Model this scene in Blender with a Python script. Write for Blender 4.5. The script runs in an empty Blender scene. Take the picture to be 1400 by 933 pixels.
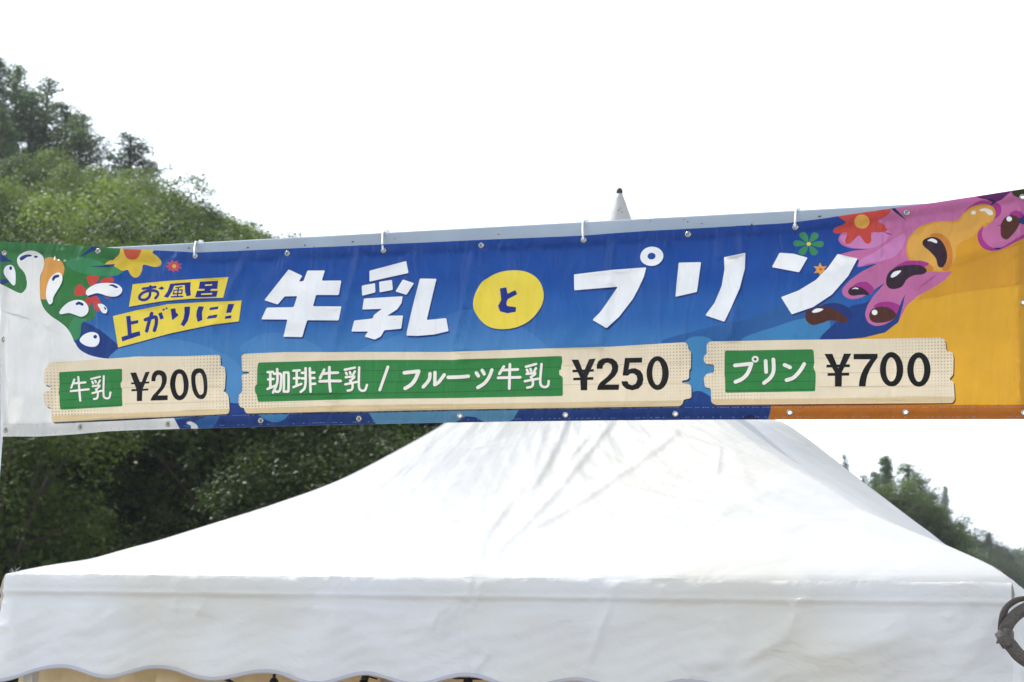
import bpy, math, random
import numpy as np
from mathutils import Vector, Matrix
from mathutils.geometry import delaunay_2d_cdt

scene = bpy.context.scene
# ------------------------------------------------------------------ camera
F = 2722.0                      # focal length in pixels of a 1400 px wide picture (70 mm on 36 mm)
PITCH = math.radians(10.07); ROLL = math.radians(1.635)
CAM = np.array([0.0, 0.0, 1.6])
FW = np.array([0, math.cos(PITCH), math.sin(PITCH)])
_up = np.array([0, -math.sin(PITCH), math.cos(PITCH)]); _rt = np.array([1.0, 0, 0])
RT = _rt*math.cos(ROLL) + _up*math.sin(ROLL)
UP = _up*math.cos(ROLL) - _rt*math.sin(ROLL)
cam_data = bpy.data.cameras.new("camera"); cam = bpy.data.objects.new("camera", cam_data)
scene.collection.objects.link(cam)
cam.matrix_world = Matrix(((RT[0], UP[0], -FW[0], CAM[0]), (RT[1], UP[1], -FW[1], CAM[1]), (RT[2], UP[2], -FW[2], CAM[2]), (0, 0, 0, 1)))
cam_data.sensor_width = 36; cam_data.lens = 36*F/1400
cam_data.clip_start = 0.05; cam_data.clip_end = 5000
cam_data.dof.use_dof = True; cam_data.dof.focus_distance = 5.3; cam_data.dof.aperture_fstop = 10
scene.camera = cam

# ------------------------------------------------------------------ sky, sun, exposure
SUN_EL = math.radians(52); SUN_AZ = math.radians(-50)     # azimuth from +Y towards +X: behind the tent, to the left
world = bpy.data.worlds.new("World"); scene.world = world; world.use_nodes = True
nt = world.node_tree; nt.nodes.clear()
N = nt.nodes.new; L = nt.links.new
out = N('ShaderNodeOutputWorld'); bg = N('ShaderNodeBackground')
sky = N('ShaderNodeTexSky'); sky.sky_type = 'NISHITA'; sky.sun_disc = False
sky.sun_elevation = SUN_EL; sky.sun_rotation = SUN_AZ
sky.air_density = 1.0; sky.dust_density = 1.5; sky.ozone_density = 1.0
bw = N('ShaderNodeRGBToBW'); L(sky.outputs[0], bw.inputs[0])
tc = N('ShaderNodeTexCoord'); cl = N('ShaderNodeTexNoise'); cl.inputs['Scale'].default_value = 2.6; cl.inputs['Detail'].default_value = 5; cl.inputs['Roughness'].default_value = .5
L(tc.outputs['Generated'], cl.inputs['Vector'])
cr = N('ShaderNodeMapRange'); cr.inputs['From Min'].default_value = .3; cr.inputs['From Max'].default_value = .7
cr.inputs['To Min'].default_value = 1.05; cr.inputs['To Max'].default_value = 1.6; L(cl.outputs[0], cr.inputs['Value'])
wm = N('ShaderNodeMath'); wm.operation = 'MULTIPLY'; L(bw.outputs[0], wm.inputs[0]); L(cr.outputs[0], wm.inputs[1])
cc = N('ShaderNodeCombineColor'); L(wm.outputs[0], cc.inputs[1])
m1 = N('ShaderNodeMath'); m1.operation = 'MULTIPLY'; m1.inputs[1].default_value = .93; L(wm.outputs[0], m1.inputs[0]); L(m1.outputs[0], cc.inputs[0])
m2 = N('ShaderNodeMath'); m2.operation = 'MULTIPLY'; m2.inputs[1].default_value = 1.10; L(wm.outputs[0], m2.inputs[0]); L(m2.outputs[0], cc.inputs[2])
mx = N('ShaderNodeMix'); mx.data_type = 'RGBA'; mx.inputs['Factor'].default_value = .88     # thin bright overcast over the blue
L(sky.outputs[0], mx.inputs['A']); L(cc.outputs[0], mx.inputs['B'])
L(mx.outputs['Result'], bg.inputs['Color']); bg.inputs['Strength'].default_value = 0.15
L(bg.outputs[0], out.inputs['Surface'])
sun_data = bpy.data.lights.new("sun", 'SUN'); sun_data.energy = 2.1; sun_data.angle = math.radians(1.5); sun_data.color = (1, .96, .89)
sun = bpy.data.objects.new("sun", sun_data); scene.collection.objects.link(sun)
sdir = Vector((math.sin(SUN_AZ)*math.cos(SUN_EL), math.cos(SUN_AZ)*math.cos(SUN_EL), math.sin(SUN_EL)))
sun.rotation_euler = sdir.to_track_quat('Z', 'Y').to_euler()
sun.location = (0, 0, 30)
scene.view_settings.view_transform = 'Standard'; scene.view_settings.look = 'None'
scene.view_settings.exposure = 1.24; scene.view_settings.gamma = 1
scene.render.engine = 'CYCLES'
scene.cycles.max_bounces = 8; scene.cycles.transmission_bounces = 6; scene.cycles.diffuse_bounces = 4; scene.cycles.transparent_max_bounces = 8

# ------------------------------------------------------------------ helpers
rng = random.Random(5); nr = np.random.default_rng(7)
def ray(px, py):
    px = np.asarray(px, float); py = np.asarray(py, float)
    return FW + ((px-700)/F)[..., None]*RT + ((466.5-py)/F)[..., None]*UP
def project(P):
    q = np.asarray(P, float)-CAM; a = q@RT; b = q@UP; c = q@FW
    return 700+F*a/c, 466.5-F*b/c
def on_plane(px, py, p0, n):
    r = ray(px, py); t = ((p0-CAM)@n)/(r@n)
    return CAM + r*np.asarray(t)[..., None]
def srgb(r, g, b):
    f = lambda c: (c/255/12.92) if c/255 <= .04045 else ((c/255+.055)/1.055)**2.4
    return (f(r), f(g), f(b))
def link(o, parent=None):
    scene.collection.objects.link(o)
    if parent is not None: o.parent = parent
    return o
def tag(o, label=None, cat=None, group=None, kind=None):
    if label: o['label'] = label
    if cat: o['category'] = cat
    if group: o['group'] = group
    if kind: o['kind'] = kind
    return o
def empty(name, loc=(0, 0, 0), rz=0):
    o = bpy.data.objects.new(name, None); o.location = loc; o.rotation_euler = (0, 0, rz); o.empty_display_size = .1
    return link(o)
def mesh_obj(name, verts, faces, mats, parent=None, smooth=True, uv=None, mi=None):
    me = bpy.data.meshes.new(name); me.from_pydata([tuple(map(float, v)) for v in verts], [], [tuple(map(int, f)) for f in faces])
    for m in (mats if isinstance(mats, (list, tuple)) else [mats]): me.materials.append(m)
    if mi is not None: me.polygons.foreach_set('material_index', mi)
    if smooth: me.polygons.foreach_set('use_smooth', [True]*len(me.polygons))
    if uv is not None:
        lay = me.uv_layers.new(name='UVMap'); li = np.empty(len(me.loops), int); me.loops.foreach_get('vertex_index', li)
        lay.data.foreach_set('uv', np.asarray(uv)[li].ravel())
    me.update()
    o = bpy.data.objects.new(name, me); link(o, parent)
    return o
class MB:
    """collects boxes, tubes and ribbons"""
    def __init__(s): s.v = []; s.f = []
    def add(s, v, f):
        k = len(s.v); s.v += [tuple(map(float, p)) for p in v]; s.f += [tuple(k+i for i in q) for q in f]
    def grid(s, P, closed_u=False):
        nu, nv = P.shape[:2]; k = len(s.v); s.v += [tuple(map(float, p)) for p in P.reshape(-1, 3)]
        for i in range(nu-(0 if closed_u else 1)):
            for j in range(nv-1):
                a = k+i*nv+j; b = k+((i+1) % nu)*nv+j; s.f.append((a, b, b+1, a+1))
    def box(s, c, ax, ay, az):
        c = np.array(c, float); ax, ay, az = [np.array(q, float) for q in (ax, ay, az)]
        v = [c+i*ax+j*ay+k*az for k in (-1, 1) for j in (-1, 1) for i in (-1, 1)]
        s.add(v, [(0, 2, 3, 1), (4, 5, 7, 6), (0, 1, 5, 4), (2, 6, 7, 3), (0, 4, 6, 2), (1, 3, 7, 5)])
    def tube(s, pts, radii, n=10, cap=True):
        pts = [np.array(p, float) for p in pts]
        if not hasattr(radii, '__len__'): radii = [radii]*len(pts)
        rings = []; ref = None
        for i, p in enumerate(pts):
            t = pts[min(i+1, len(pts)-1)]-pts[max(i-1, 0)]; t /= (np.linalg.norm(t)+1e-12)
            if ref is None: ref = np.array([0, 0, 1.0]) if abs(t[2]) < .9 else np.array([1.0, 0, 0])
            a = ref-t*(ref@t); a /= np.linalg.norm(a); b = np.cross(t, a); ref = a
            rings.append([p+radii[i]*(math.cos(q)*a+math.sin(q)*b) for q in np.arange(n)*2*math.pi/n])
        k = len(s.v)
        for r in rings: s.v += [tuple(map(float, q)) for q in r]
        for i in range(len(pts)-1):
            for j in range(n):
                s.f.append((k+i*n+j, k+i*n+(j+1) % n, k+(i+1)*n+(j+1) % n, k+(i+1)*n+j))
        if cap:
            s.f.append(tuple(k+j for j in range(n))[::-1]); s.f.append(tuple(k+(len(pts)-1)*n+j for j in range(n)))
    def ribbon(s, pts, widths, thick):
        """pts: list of (point, width direction); rectangular section swept"""
        k = len(s.v); n = len(pts)
        for i, (p, w) in enumerate(pts):
            p = np.array(p, float); w = np.array(w, float); w /= np.linalg.norm(w)
            t = np.array(pts[min(i+1, n-1)][0], float)-np.array(pts[max(i-1, 0)][0], float); t /= np.linalg.norm(t)
            nn = np.cross(t, w); nn /= np.linalg.norm(nn)
            W = (widths[i] if hasattr(widths, '__len__') else widths)/2
            for a, b in ((-1, -1), (1, -1), (1, 1), (-1, 1)): s.v.append(tuple(p+a*W*w+b*thick/2*nn))
        for i in range(n-1):
            for j in range(4): s.f.append((k+4*i+j, k+4*i+(j+1) % 4, k+4*i+4+(j+1) % 4, k+4*i+4+j))
        s.f.append((k+3, k+2, k+1, k)); q = k+4*(n-1); s.f.append((q, q+1, q+2, q+3))
    def build(s, name, mat, parent=None, smooth=True, bevel=0):
        o = mesh_obj(name, s.v, s.f, mat, parent, smooth)
        if bevel:
            m = o.modifiers.new('bevel', 'BEVEL'); m.width = bevel; m.segments = 2; m.limit_method = 'ANGLE'
        return o

# ------------------------------------------------------------------ materials
def new_mat(name):
    m = bpy.data.materials.new(name); m.use_nodes = True; t = m.node_tree; t.nodes.clear()
    o = t.nodes.new('ShaderNodeOutputMaterial'); p = t.nodes.new('ShaderNodeBsdfPrincipled'); t.links.new(p.outputs[0], o.inputs['Surface'])
    return m, t, p, o
def simple(name, col, rough=.5, metal=0, noise=.12, nscale=40, bump=0.0):
    m, t, p, o = new_mat(name); p.inputs['Roughness'].default_value = rough; p.inputs['Metallic'].default_value = metal
    tc = t.nodes.new('ShaderNodeTexCoord'); n = t.nodes.new('ShaderNodeTexNoise'); n.inputs['Scale'].default_value = nscale; n.inputs['Detail'].default_value = 5
    t.links.new(tc.outputs['Object'], n.inputs['Vector'])
    r = t.nodes.new('ShaderNodeMapRange'); r.inputs['From Min'].default_value = .3; r.inputs['From Max'].default_value = .7; r.inputs['To Min'].default_value = 1-noise; r.inputs['To Max'].default_value = 1+noise*.4
    t.links.new(n.outputs[0], r.inputs['Value'])
    v = t.nodes.new('ShaderNodeVectorMath'); v.operation = 'SCALE'; v.inputs[0].default_value = col; t.links.new(r.outputs[0], v.inputs['Scale'])
    t.links.new(v.outputs[0], p.inputs['Base Color'])
    if bump:
        b = t.nodes.new('ShaderNodeBump'); b.inputs['Strength'].default_value = bump; b.inputs['Distance'].default_value = .004
        t.links.new(n.outputs[0], b.inputs['Height']); t.links.new(b.outputs[0], p.inputs['Normal'])
    return m
def math_node(t, op, a, b=None, c=None):
    n = t.nodes.new('ShaderNodeMath'); n.operation = op
    for i, q in enumerate((a, b, c)):
        if q is None: continue
        if isinstance(q, (int, float)): n.inputs[i].default_value = q
        else: t.links.new(q, n.inputs[i])
    return n.outputs[0]

TRANS = .28
def print_mat(name, col, col2=None, dots=False, rough=.36, grad=None):
    """printed vinyl: ink over a woven base, a little light comes through from behind. UV is in hundreds of banner units."""
    m, t, p, o = new_mat('print_'+name)
    tcn = t.nodes.new('ShaderNodeTexCoord'); sep = t.nodes.new('ShaderNodeSeparateXYZ'); t.links.new(tcn.outputs['UV'], sep.inputs[0])
    U, V = sep.outputs[0], sep.outputs[1]
    if grad:                                    # printed colour gradient down the banner
        rr = t.nodes.new('ShaderNodeValToRGB'); rr.color_ramp.interpolation = 'EASE'
        els = rr.color_ramp.elements
        while len(els) < len(grad): els.new(.5)
        for e, (pos, c) in zip(els, grad): e.position = pos; e.color = (*c, 1)
        t.links.new(math_node(t, 'MULTIPLY_ADD', V, 1/3.0, -1.0), rr.inputs[0])       # V 3..6
        col_out = rr.outputs[0]
    else:
        rgb = t.nodes.new('ShaderNodeRGB'); rgb.outputs[0].default_value = (*col, 1); col_out = rgb.outputs[0]
    if dots:                                    # halftone dots fading in towards the board ends
        fu = math_node(t, 'SUBTRACT', math_node(t, 'FRACT', math_node(t, 'MULTIPLY', U, 100/4.4)), .5)
        fv = math_node(t, 'SUBTRACT', math_node(t, 'FRACT', math_node(t, 'MULTIPLY', math_node(t, 'MULTIPLY_ADD', U, .028, V), 100/4.4)), .5)
        d = math_node(t, 'SQRT', math_node(t, 'ADD', math_node(t, 'MULTIPLY', fu, fu), math_node(t, 'MULTIPLY', fv, fv)))
        fade = None
        for c in dots:                          # (x centre, y centre, reach)
            dx = math_node(t, 'SUBTRACT', U, c[0]); dy = math_node(t, 'MULTIPLY', math_node(t, 'SUBTRACT', V, c[1]), 1.3)
            g = math_node(t, 'MULTIPLY_ADD', math_node(t, 'SQRT', math_node(t, 'ADD', math_node(t, 'MULTIPLY', dx, dx), math_node(t, 'MULTIPLY', dy, dy))), -.36/c[2], .34)
            g = math_node(t, 'MAXIMUM', g, 0.0)
            fade = g if fade is None else math_node(t, 'MAXIMUM', fade, g)
        msk = math_node(t, 'MULTIPLY', math_node(t, 'LESS_THAN', d, fade), .55)
        mxn = t.nodes.new('ShaderNodeMix'); mxn.data_type = 'RGBA'; t.links.new(msk, mxn.inputs['Factor']); t.links.new(col_out, mxn.inputs['A'])
        mxn.inputs['B'].default_value = (*srgb(150, 125, 95), 1); col_out = mxn.outputs['Result']
    # faint dirt and ink unevenness
    n1 = t.nodes.new('ShaderNodeTexNoise'); n1.inputs['Scale'].default_value = 2.2; n1.inputs['Detail'].default_value = 6; t.links.new(tcn.outputs['UV'], n1.inputs['Vector'])
    r1 = t.nodes.new('ShaderNodeMapRange'); r1.inputs['From Min'].default_value = .3; r1.inputs['From Max'].default_value = .7; r1.inputs['To Min'].default_value = .93; r1.inputs['To Max'].default_value = 1.03
    t.links.new(n1.outputs[0], r1.inputs['Value'])
    sp = t.nodes.new('ShaderNodeTexNoise'); sp.inputs['Scale'].default_value = 26; sp.inputs['Detail'].default_value = 1; t.links.new(tcn.outputs['UV'], sp.inputs['Vector'])
    sr = t.nodes.new('ShaderNodeMapRange'); sr.inputs['From Min'].default_value = .76; sr.inputs['From Max'].default_value = .8; sr.inputs['To Min'].default_value = 1; sr.inputs['To Max'].default_value = .7
    t.links.new(sp.outputs[0], sr.inputs['Value'])
    vs = t.nodes.new('ShaderNodeVectorMath'); vs.operation = 'SCALE'; t.links.new(col_out, vs.inputs[0]); t.links.new(math_node(t, 'MULTIPLY', r1.outputs[0], sr.outputs[0]), vs.inputs['Scale'])
    t.links.new(vs.outputs[0], p.inputs['Base Color']); p.inputs['Roughness'].default_value = rough
    p.inputs['Specular IOR Level'].default_value = .3
    # relief: soft drapes, small creases and the weave
    mp = t.nodes.new('ShaderNodeMapping'); mp.inputs['Scale'].default_value = (3.2, .8, 1); mp.inputs['Rotation'].default_value = (0, 0, .22); t.links.new(tcn.outputs['UV'], mp.inputs['Vector'])
    n2 = t.nodes.new('ShaderNodeTexNoise'); n2.inputs['Scale'].default_value = 1.6; n2.inputs['Detail'].default_value = 4; n2.inputs['Distortion'].default_value = .8; t.links.new(mp.outputs[0], n2.inputs['Vector'])
    n3 = t.nodes.new('ShaderNodeTexNoise'); n3.inputs['Scale'].default_value = 45; n3.inputs['Detail'].default_value = 2; t.links.new(tcn.outputs['UV'], n3.inputs['Vector'])
    hsum = math_node(t, 'ADD', math_node(t, 'MULTIPLY', n2.outputs[0], 1.0), math_node(t, 'MULTIPLY', n3.outputs[0], .035))
    b = t.nodes.new('ShaderNodeBump'); b.inputs['Strength'].default_value = .6; b.inputs['Distance'].default_value = .02
    t.links.new(hsum, b.inputs['Height']); t.links.new(b.outputs[0], p.inputs['Normal'])
    tr = t.nodes.new('ShaderNodeBsdfTranslucent'); t.links.new(vs.outputs[0], tr.inputs['Color'])
    ms = t.nodes.new('ShaderNodeMixShader'); ms.inputs[0].default_value = TRANS
    t.links.new(p.outputs[0], ms.inputs[1]); t.links.new(tr.outputs[0], ms.inputs[2]); t.links.new(ms.outputs[0], o.inputs['Surface'])
    return m
def A(r, g, b, k=.77):                          # photo-ish colour to an ink albedo
    return tuple(c*k for c in srgb(r, g, b))
PM = {
 'blue': print_mat('blue', None, grad=[(.0, A(16, 70, 160)), (.25, A(26, 86, 174)), (.42, A(44, 108, 188)), (.62, A(74, 140, 202)), (1., A(72, 140, 194))]),
 'blue_pale': print_mat('blue_pale', None, grad=[(.0, A(30, 84, 172)), (.42, A(58, 120, 196)), (.62, A(86, 150, 208)), (1., A(84, 148, 202))]),
 'blue_mid': print_mat('blue_mid', A(48, 106, 172)),
 'navy': print_mat('navy', A(28, 66, 140)),
 'navy_deep': print_mat('navy_deep', A(20, 34, 88)),
 'steel': print_mat('steel', A(100, 160, 195)),
 'sky_blue': print_mat('sky_blue', A(70, 145, 200)),
 'shade': print_mat('shade', A(28, 58, 132)),
 'milk': print_mat('milk', A(252, 250, 244, .84)),
 'white': print_mat('white', A(255, 255, 255, .90)),
 'green': print_mat('green', A(62, 134, 72)),
 'green_deep': print_mat('green_deep', A(40, 100, 62)),
 'leaf': print_mat('leaf', A(70, 155, 100)),
 'orange': print_mat('orange', A(250, 178, 88)),
 'yellow': print_mat('yellow', A(255, 228, 80, .86)),
 'petal': print_mat('petal', A(250, 214, 68)),
 'red': print_mat('red', A(222, 78, 66)),
 'red_pink': print_mat('red_pink', A(232, 88, 106)),
 'centre': print_mat('centre', A(226, 98, 58)),
 'custard': print_mat('custard', A(250, 186, 52)),
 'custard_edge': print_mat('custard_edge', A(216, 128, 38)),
 'custard_deep': print_mat('custard_deep', A(238, 170, 48)),
 'custard_pale': print_mat('custard_pale', A(246, 184, 84)),
 'custard_shade': print_mat('custard_shade', A(226, 142, 60)),
 'pink': print_mat('pink', A(216, 122, 176)),
 'pink_pale': print_mat('pink_pale', A(226, 146, 206)),
 'magenta': print_mat('magenta', A(184, 58, 150)),
 'purple': print_mat('purple', A(110, 30, 105)),
 'caramel': print_mat('caramel', A(92, 48, 36)),
 'caramel_dark': print_mat('caramel_dark', A(56, 34, 50)),
 'olive': print_mat('olive', A(60, 62, 28)),
 'board': print_mat('board', A(250, 232, 200, .84), dots=[(.7, 5.3, .6), (.8, 5.75, 1.1), (3.05, 4.95, .9), (3.3, 5.2, .7), (3.4, 5.65, 1.1), (9.5, 4.85, 1.2), (9.7, 5.0, .6), (9.9, 5.6, 1.0), (13.0, 4.75, 1.3)]),
 'board_edge': print_mat('board_edge', A(238, 212, 164, .80)),
 'board_line': print_mat('board_line', A(226, 204, 170, .80)),
 'label': print_mat('label', A(54, 142, 70)),
 'label_line': print_mat('label_line', A(42, 112, 60)),
 'text': print_mat('text', A(250, 244, 232, .88)),
 'text_shade': print_mat('text_shade', A(70, 84, 50)),
 'ink': print_mat('ink', A(14, 14, 16)),
 'tag_ink': print_mat('tag_ink', A(30, 50, 150)),
 'drop_shade': print_mat('drop_shade', A(40, 52, 66)),
 'brown_shade': print_mat('brown_shade', A(128, 70, 30)),
}

# ------------------------------------------------------------------ ground and hills (structure)
def hill_mesh(name, xs, ys, zf, mat):
    X, Y = np.meshgrid(xs, ys, indexing='ij'); Z = zf(X, Y)
    P = np.stack([X, Y, Z], -1); b = MB(); b.grid(P); o = b.build(name, mat); tag(o, kind='structure'); return o
def fbm(X, Y, s, seed=0):
    r = np.random.default_rng(seed); z = 0
    for k in range(5):
        a = r.uniform(0, 6.28, 4); f = s*1.9**k
        z = z + (np.sin(X*f*math.cos(a[0])+Y*f*math.sin(a[0])+a[1])*np.cos(X*f*math.sin(a[2])-Y*f*math.cos(a[2])+a[3]))/1.8**k
    return z
ground_mat = simple("ground", (.30, .285, .265), .95, 0, .5, 1.5)
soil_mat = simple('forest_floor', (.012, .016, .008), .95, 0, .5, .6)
X, Y = np.meshgrid(np.linspace(-1, 1, 41), np.linspace(-1, 1, 41), indexing='ij')
P = np.stack([np.sign(X)*np.abs(X)**2*2500, np.sign(Y)*np.abs(Y)**2*2500, X*0], -1)
b = MB(); b.grid(P); tag(b.build('ground', ground_mat), kind='structure')

def el_tan(px, py):                              # horizontal direction and slope of the view ray
    r = ray(px, py); h = np.hypot(r[..., 0], r[..., 1]); return r[..., 0]/h, r[..., 1]/h, r[..., 2]/h
_skx = np.array([-900, -300, 0, 120, 230, 300, 385, 600, 800, 950, 1050, 1300, 1700])
_sky = np.array([120, 170, 212, 222, 250, 268, 298, 500, 700, 830, 930, 940, 945])
def left_slope(X, Y):
    """wooded hillside: rises from 38 m to a ridge at 105 m whose height follows the skyline seen over the banner"""
    ang = X/np.maximum(Y, 1)
    pxs = 700+F*ang*.985
    ys = np.interp(pxs, _skx, _sky); tanel = (950-(pxs-700)*-.0285*-1*0-ys-.0285*(700-pxs))/F*1.02
    R = np.hypot(X, Y)
    top = np.maximum(tanel*105-7.2, 0)
    s = np.clip((R-36)/(105-36), 0, 1); s = s**.9
    back = np.clip(1-(R-105)/120, .2, 1)
    return top*s*back + .6*fbm(X, Y, .12, 3)*s
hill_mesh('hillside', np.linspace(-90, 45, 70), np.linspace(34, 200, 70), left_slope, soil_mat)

# ------------------------------------------------------------------ trees
def leaf_mat(name, c1, c2, trans=.3, rough=.5):
    m, t, p, o = new_mat(name); p.inputs['Specular IOR Level'].default_value = .15
    oi = t.nodes.new('ShaderNodeObjectInfo'); geo = t.nodes.new('ShaderNodeNewGeometry')
    tcn = t.nodes.new('ShaderNodeTexCoord'); n = t.nodes.new('ShaderNodeTexNoise'); n.inputs['Scale'].default_value = .9; n.inputs['Detail'].default_value = 3
    t.links.new(tcn.outputs['Object'], n.inputs['Vector'])
    f = math_node(t, 'ADD', math_node(t, 'MULTIPLY', n.outputs[0], .7), math_node(t, 'MULTIPLY', geo.outputs['Random Per Island'], .35))
    f = math_node(t, 'ADD', f, math_node(t, 'MULTIPLY_ADD', oi.outputs['Random'], .75, -.45))
    mxn = t.nodes.new('ShaderNodeMix'); mxn.data_type = 'RGBA'; mxn.clamp_factor = True; t.links.new(f, mxn.inputs['Factor'])
    mxn.inputs['A'].default_value = (*c1, 1); mxn.inputs['B'].default_value = (*c2, 1)
    t.links.new(mxn.outputs['Result'], p.inputs['Base Color']); p.inputs['Roughness'].default_value = rough
    tr = t.nodes.new('ShaderNodeBsdfTranslucent'); vs = t.nodes.new('ShaderNodeVectorMath'); vs.operation = 'MULTIPLY'; vs.inputs[1].default_value = (1.3, 1.5, .6)
    t.links.new(mxn.outputs['Result'], vs.inputs[0]); t.links.new(vs.outputs[0], tr.inputs['Color'])
    ms = t.nodes.new('ShaderNodeMixShader'); ms.inputs[0].default_value = trans
    t.links.new(p.outputs[0], ms.inputs[1]); t.links.new(tr.outputs[0], ms.inputs[2]); t.links.new(ms.outputs[0], o.inputs['Surface'])
    return m
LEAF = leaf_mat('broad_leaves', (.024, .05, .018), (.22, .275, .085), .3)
LEAF_SHADED = leaf_mat('shade_dark_leaves', (.014, .03, .013), (.10, .135, .038), .36)  # shade put into the leaf colour of the hill-foot wood; far trees reuse it
NEEDLE = leaf_mat('needles', (.065, .10, .068), (.17, .22, .14), .3, .55)
BARK = simple('bark', (.07, .055, .04), .9, 0, .4, 6, .3)

def leaf_quads(C, Nrm, size, asp=.55, r=None):
    """one bent-free rhombus per centre, lying across Nrm"""
    n = len(C); a = r.normal(size=(n, 3)); a -= Nrm*(a*Nrm).sum(1)[:, None]; a /= np.linalg.norm(a, axis=1)[:, None]+1e-9
    b = np.cross(Nrm, a); s = size[:, None]
    V = np.stack([C-a*s*.5, C+b*s*asp*.5, C+a*s*.5, C-b*s*asp*.5], 1).reshape(-1, 3)
    return V
def foliage_mesh(name, V, mat):
    n = len(V)//4; me = bpy.data.meshes.new(name)
    me.vertices.add(len(V)); me.vertices.foreach_set('co', V.astype(np.float32).ravel())
    me.loops.add(4*n); me.loops.foreach_set('vertex_index', np.arange(4*n, dtype=np.int32))
    me.polygons.add(n); me.polygons.foreach_set('loop_start', np.arange(0, 4*n, 4, dtype=np.int32)); me.polygons.foreach_set('loop_total', np.full(n, 4, np.int32))
    me.materials.append(mat); me.update(calc_edges=True); me.validate(); return me
def broadleaf(seed, H=8.5, Rr=2.6, nblob=17, per=1200, mat=None, lsize=.13, low=1.15, zs=1.25):
    r = np.random.default_rng(seed); C = []; Nn = []; S = []
    cz = H-Rr*low; blobs = []
    for k in range(nblob):
        d = r.normal(size=3); d /= np.linalg.norm(d); d[2] = d[2]*.8+.12
        q = np.array([0, 0, cz])+d*np.array([Rr, Rr, Rr*zs])*r.uniform(.4, .84); rad = r.uniform(.65, 1.25)*Rr/2.6
        blobs.append((q, rad))
        # a blob is a bunch of leafy twigs, each twig a small spray
        nt_ = per//14
        td = r.normal(size=(nt_, 3)); td /= np.linalg.norm(td, axis=1)[:, None]; td[:, 2] = np.abs(td[:, 2])*.9-.25*(r.random(nt_) < .45)
        tp = q+td*rad*r.uniform(.8, 1.08, (nt_, 1))
        for j in range(nt_):
            m = 14; off = r.normal(size=(m, 3))*np.array([.15, .15, .08])*Rr/2.6*1.2
            c = tp[j]+off; nn = np.array([0, 0, 1.0])*.9+td[j]*.5+r.normal(size=(m, 3))*.45; nn /= np.linalg.norm(nn, axis=1)[:, None]
            C.append(c); Nn.append(nn); S.append(r.uniform(.7, 1.3, m)*lsize)
    # inner leaves keep the crown from being see-through
    m = 2200 if mat else 1100; d = r.normal(size=(m, 3)); d /= np.linalg.norm(d, axis=1)[:, None]
    C.append(np.array([0, 0, cz])+d*np.array([Rr, Rr, Rr*zs])*r.uniform(.2, .58, (m, 1))); nn = r.normal(size=(m, 3)); nn /= np.linalg.norm(nn, axis=1)[:, None]; Nn.append(nn); S.append(np.full(m, lsize*1.9))
    crown = foliage_mesh('crown', leaf_quads(np.concatenate(C), np.concatenate(Nn), np.concatenate(S), .6, r), mat or LEAF)
    b = MB(); b.tube([(0, 0, -1), (.05, 0, H*.3), (0, .08, cz)], [.16, .12, .06], 8)
    for q, rad in blobs: 
        st = np.array([0, 0, r.uniform(H*.25, cz)]); b.tube([st, (st+q)/2+np.array([0, 0, .15]), q], [.06, .04, .015], 5)
    me = bpy.data.meshes.new('trunk'); me.from_pydata(b.v, [], b.f); me.materials.append(BARK); me.update()
    return crown, me
def pine(seed, H=11, mat=None, spread=2.4, gap=.55, droop=-.1, start=.25, conic=.8, dens=1.0, lsize=.3):
    """irregular conifer: separate boughs carrying needle sprays, sky between them"""
    r = np.random.default_rng(seed); C = []; Nn = []; S = []; b = MB()
    b.tube([(0, 0, -1), (.05, .03, H*.5), (0, 0, H)], [.17, .1, .02], 8)
    z = H*start
    while z < H*.985:
        f = (z-H*start)/(H*(1-start)); prof = (1-f)**conic*(.9+.12*math.sin(seed+z*2.1))+.04
        for k in range(r.integers(2, 5)):
            a = r.uniform(0, 6.28); Ln = spread*prof*r.uniform(.5, 1.25); up = droop+.35*f+r.uniform(-.12, .15)
            d = np.array([math.cos(a), math.sin(a), up]); p0 = np.array([0, 0, z]); p1 = p0+d*Ln*.6; p2 = p0+d*Ln+np.array([0, 0, .12*Ln])
            b.tube([p0, p1, p2], [.035, .02, .008], 4)
            m = max(3, int(Ln*6.5*dens))
            for j in range(m):
                t = r.uniform(.3, 1.03); c0 = (p0*(1-t)+p2*t)+r.normal(size=3)*np.array([.22, .22, .10])*(.45+Ln*.22)
                q = 9; off = r.normal(size=(q, 3))*np.array([.15, .15, .09]); nn = r.normal(size=(q, 3))*.6+np.array([0, 0, .8]); nn /= np.linalg.norm(nn, axis=1)[:, None]
                C.append(c0+off); Nn.append(nn); S.append(r.uniform(.6, 1.3, q)*lsize)
        z += gap*r.uniform(.5, 1.2)*(1-.5*f)
    crown = foliage_mesh('crown', leaf_quads(np.concatenate(C), np.concatenate(Nn), np.concatenate(S), .3, r), mat or NEEDLE)
    me = bpy.data.meshes.new('trunk'); me.from_pydata(b.v, [], b.f); me.materials.append(BARK); me.update()
    return crown, me
def spruce(seed, H=13, R0=2.0, lsize=.34):
    return pine(seed, H, NEEDLE, R0, .26, -.25, .1, 1.0, 2.4, lsize*.8)

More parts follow.
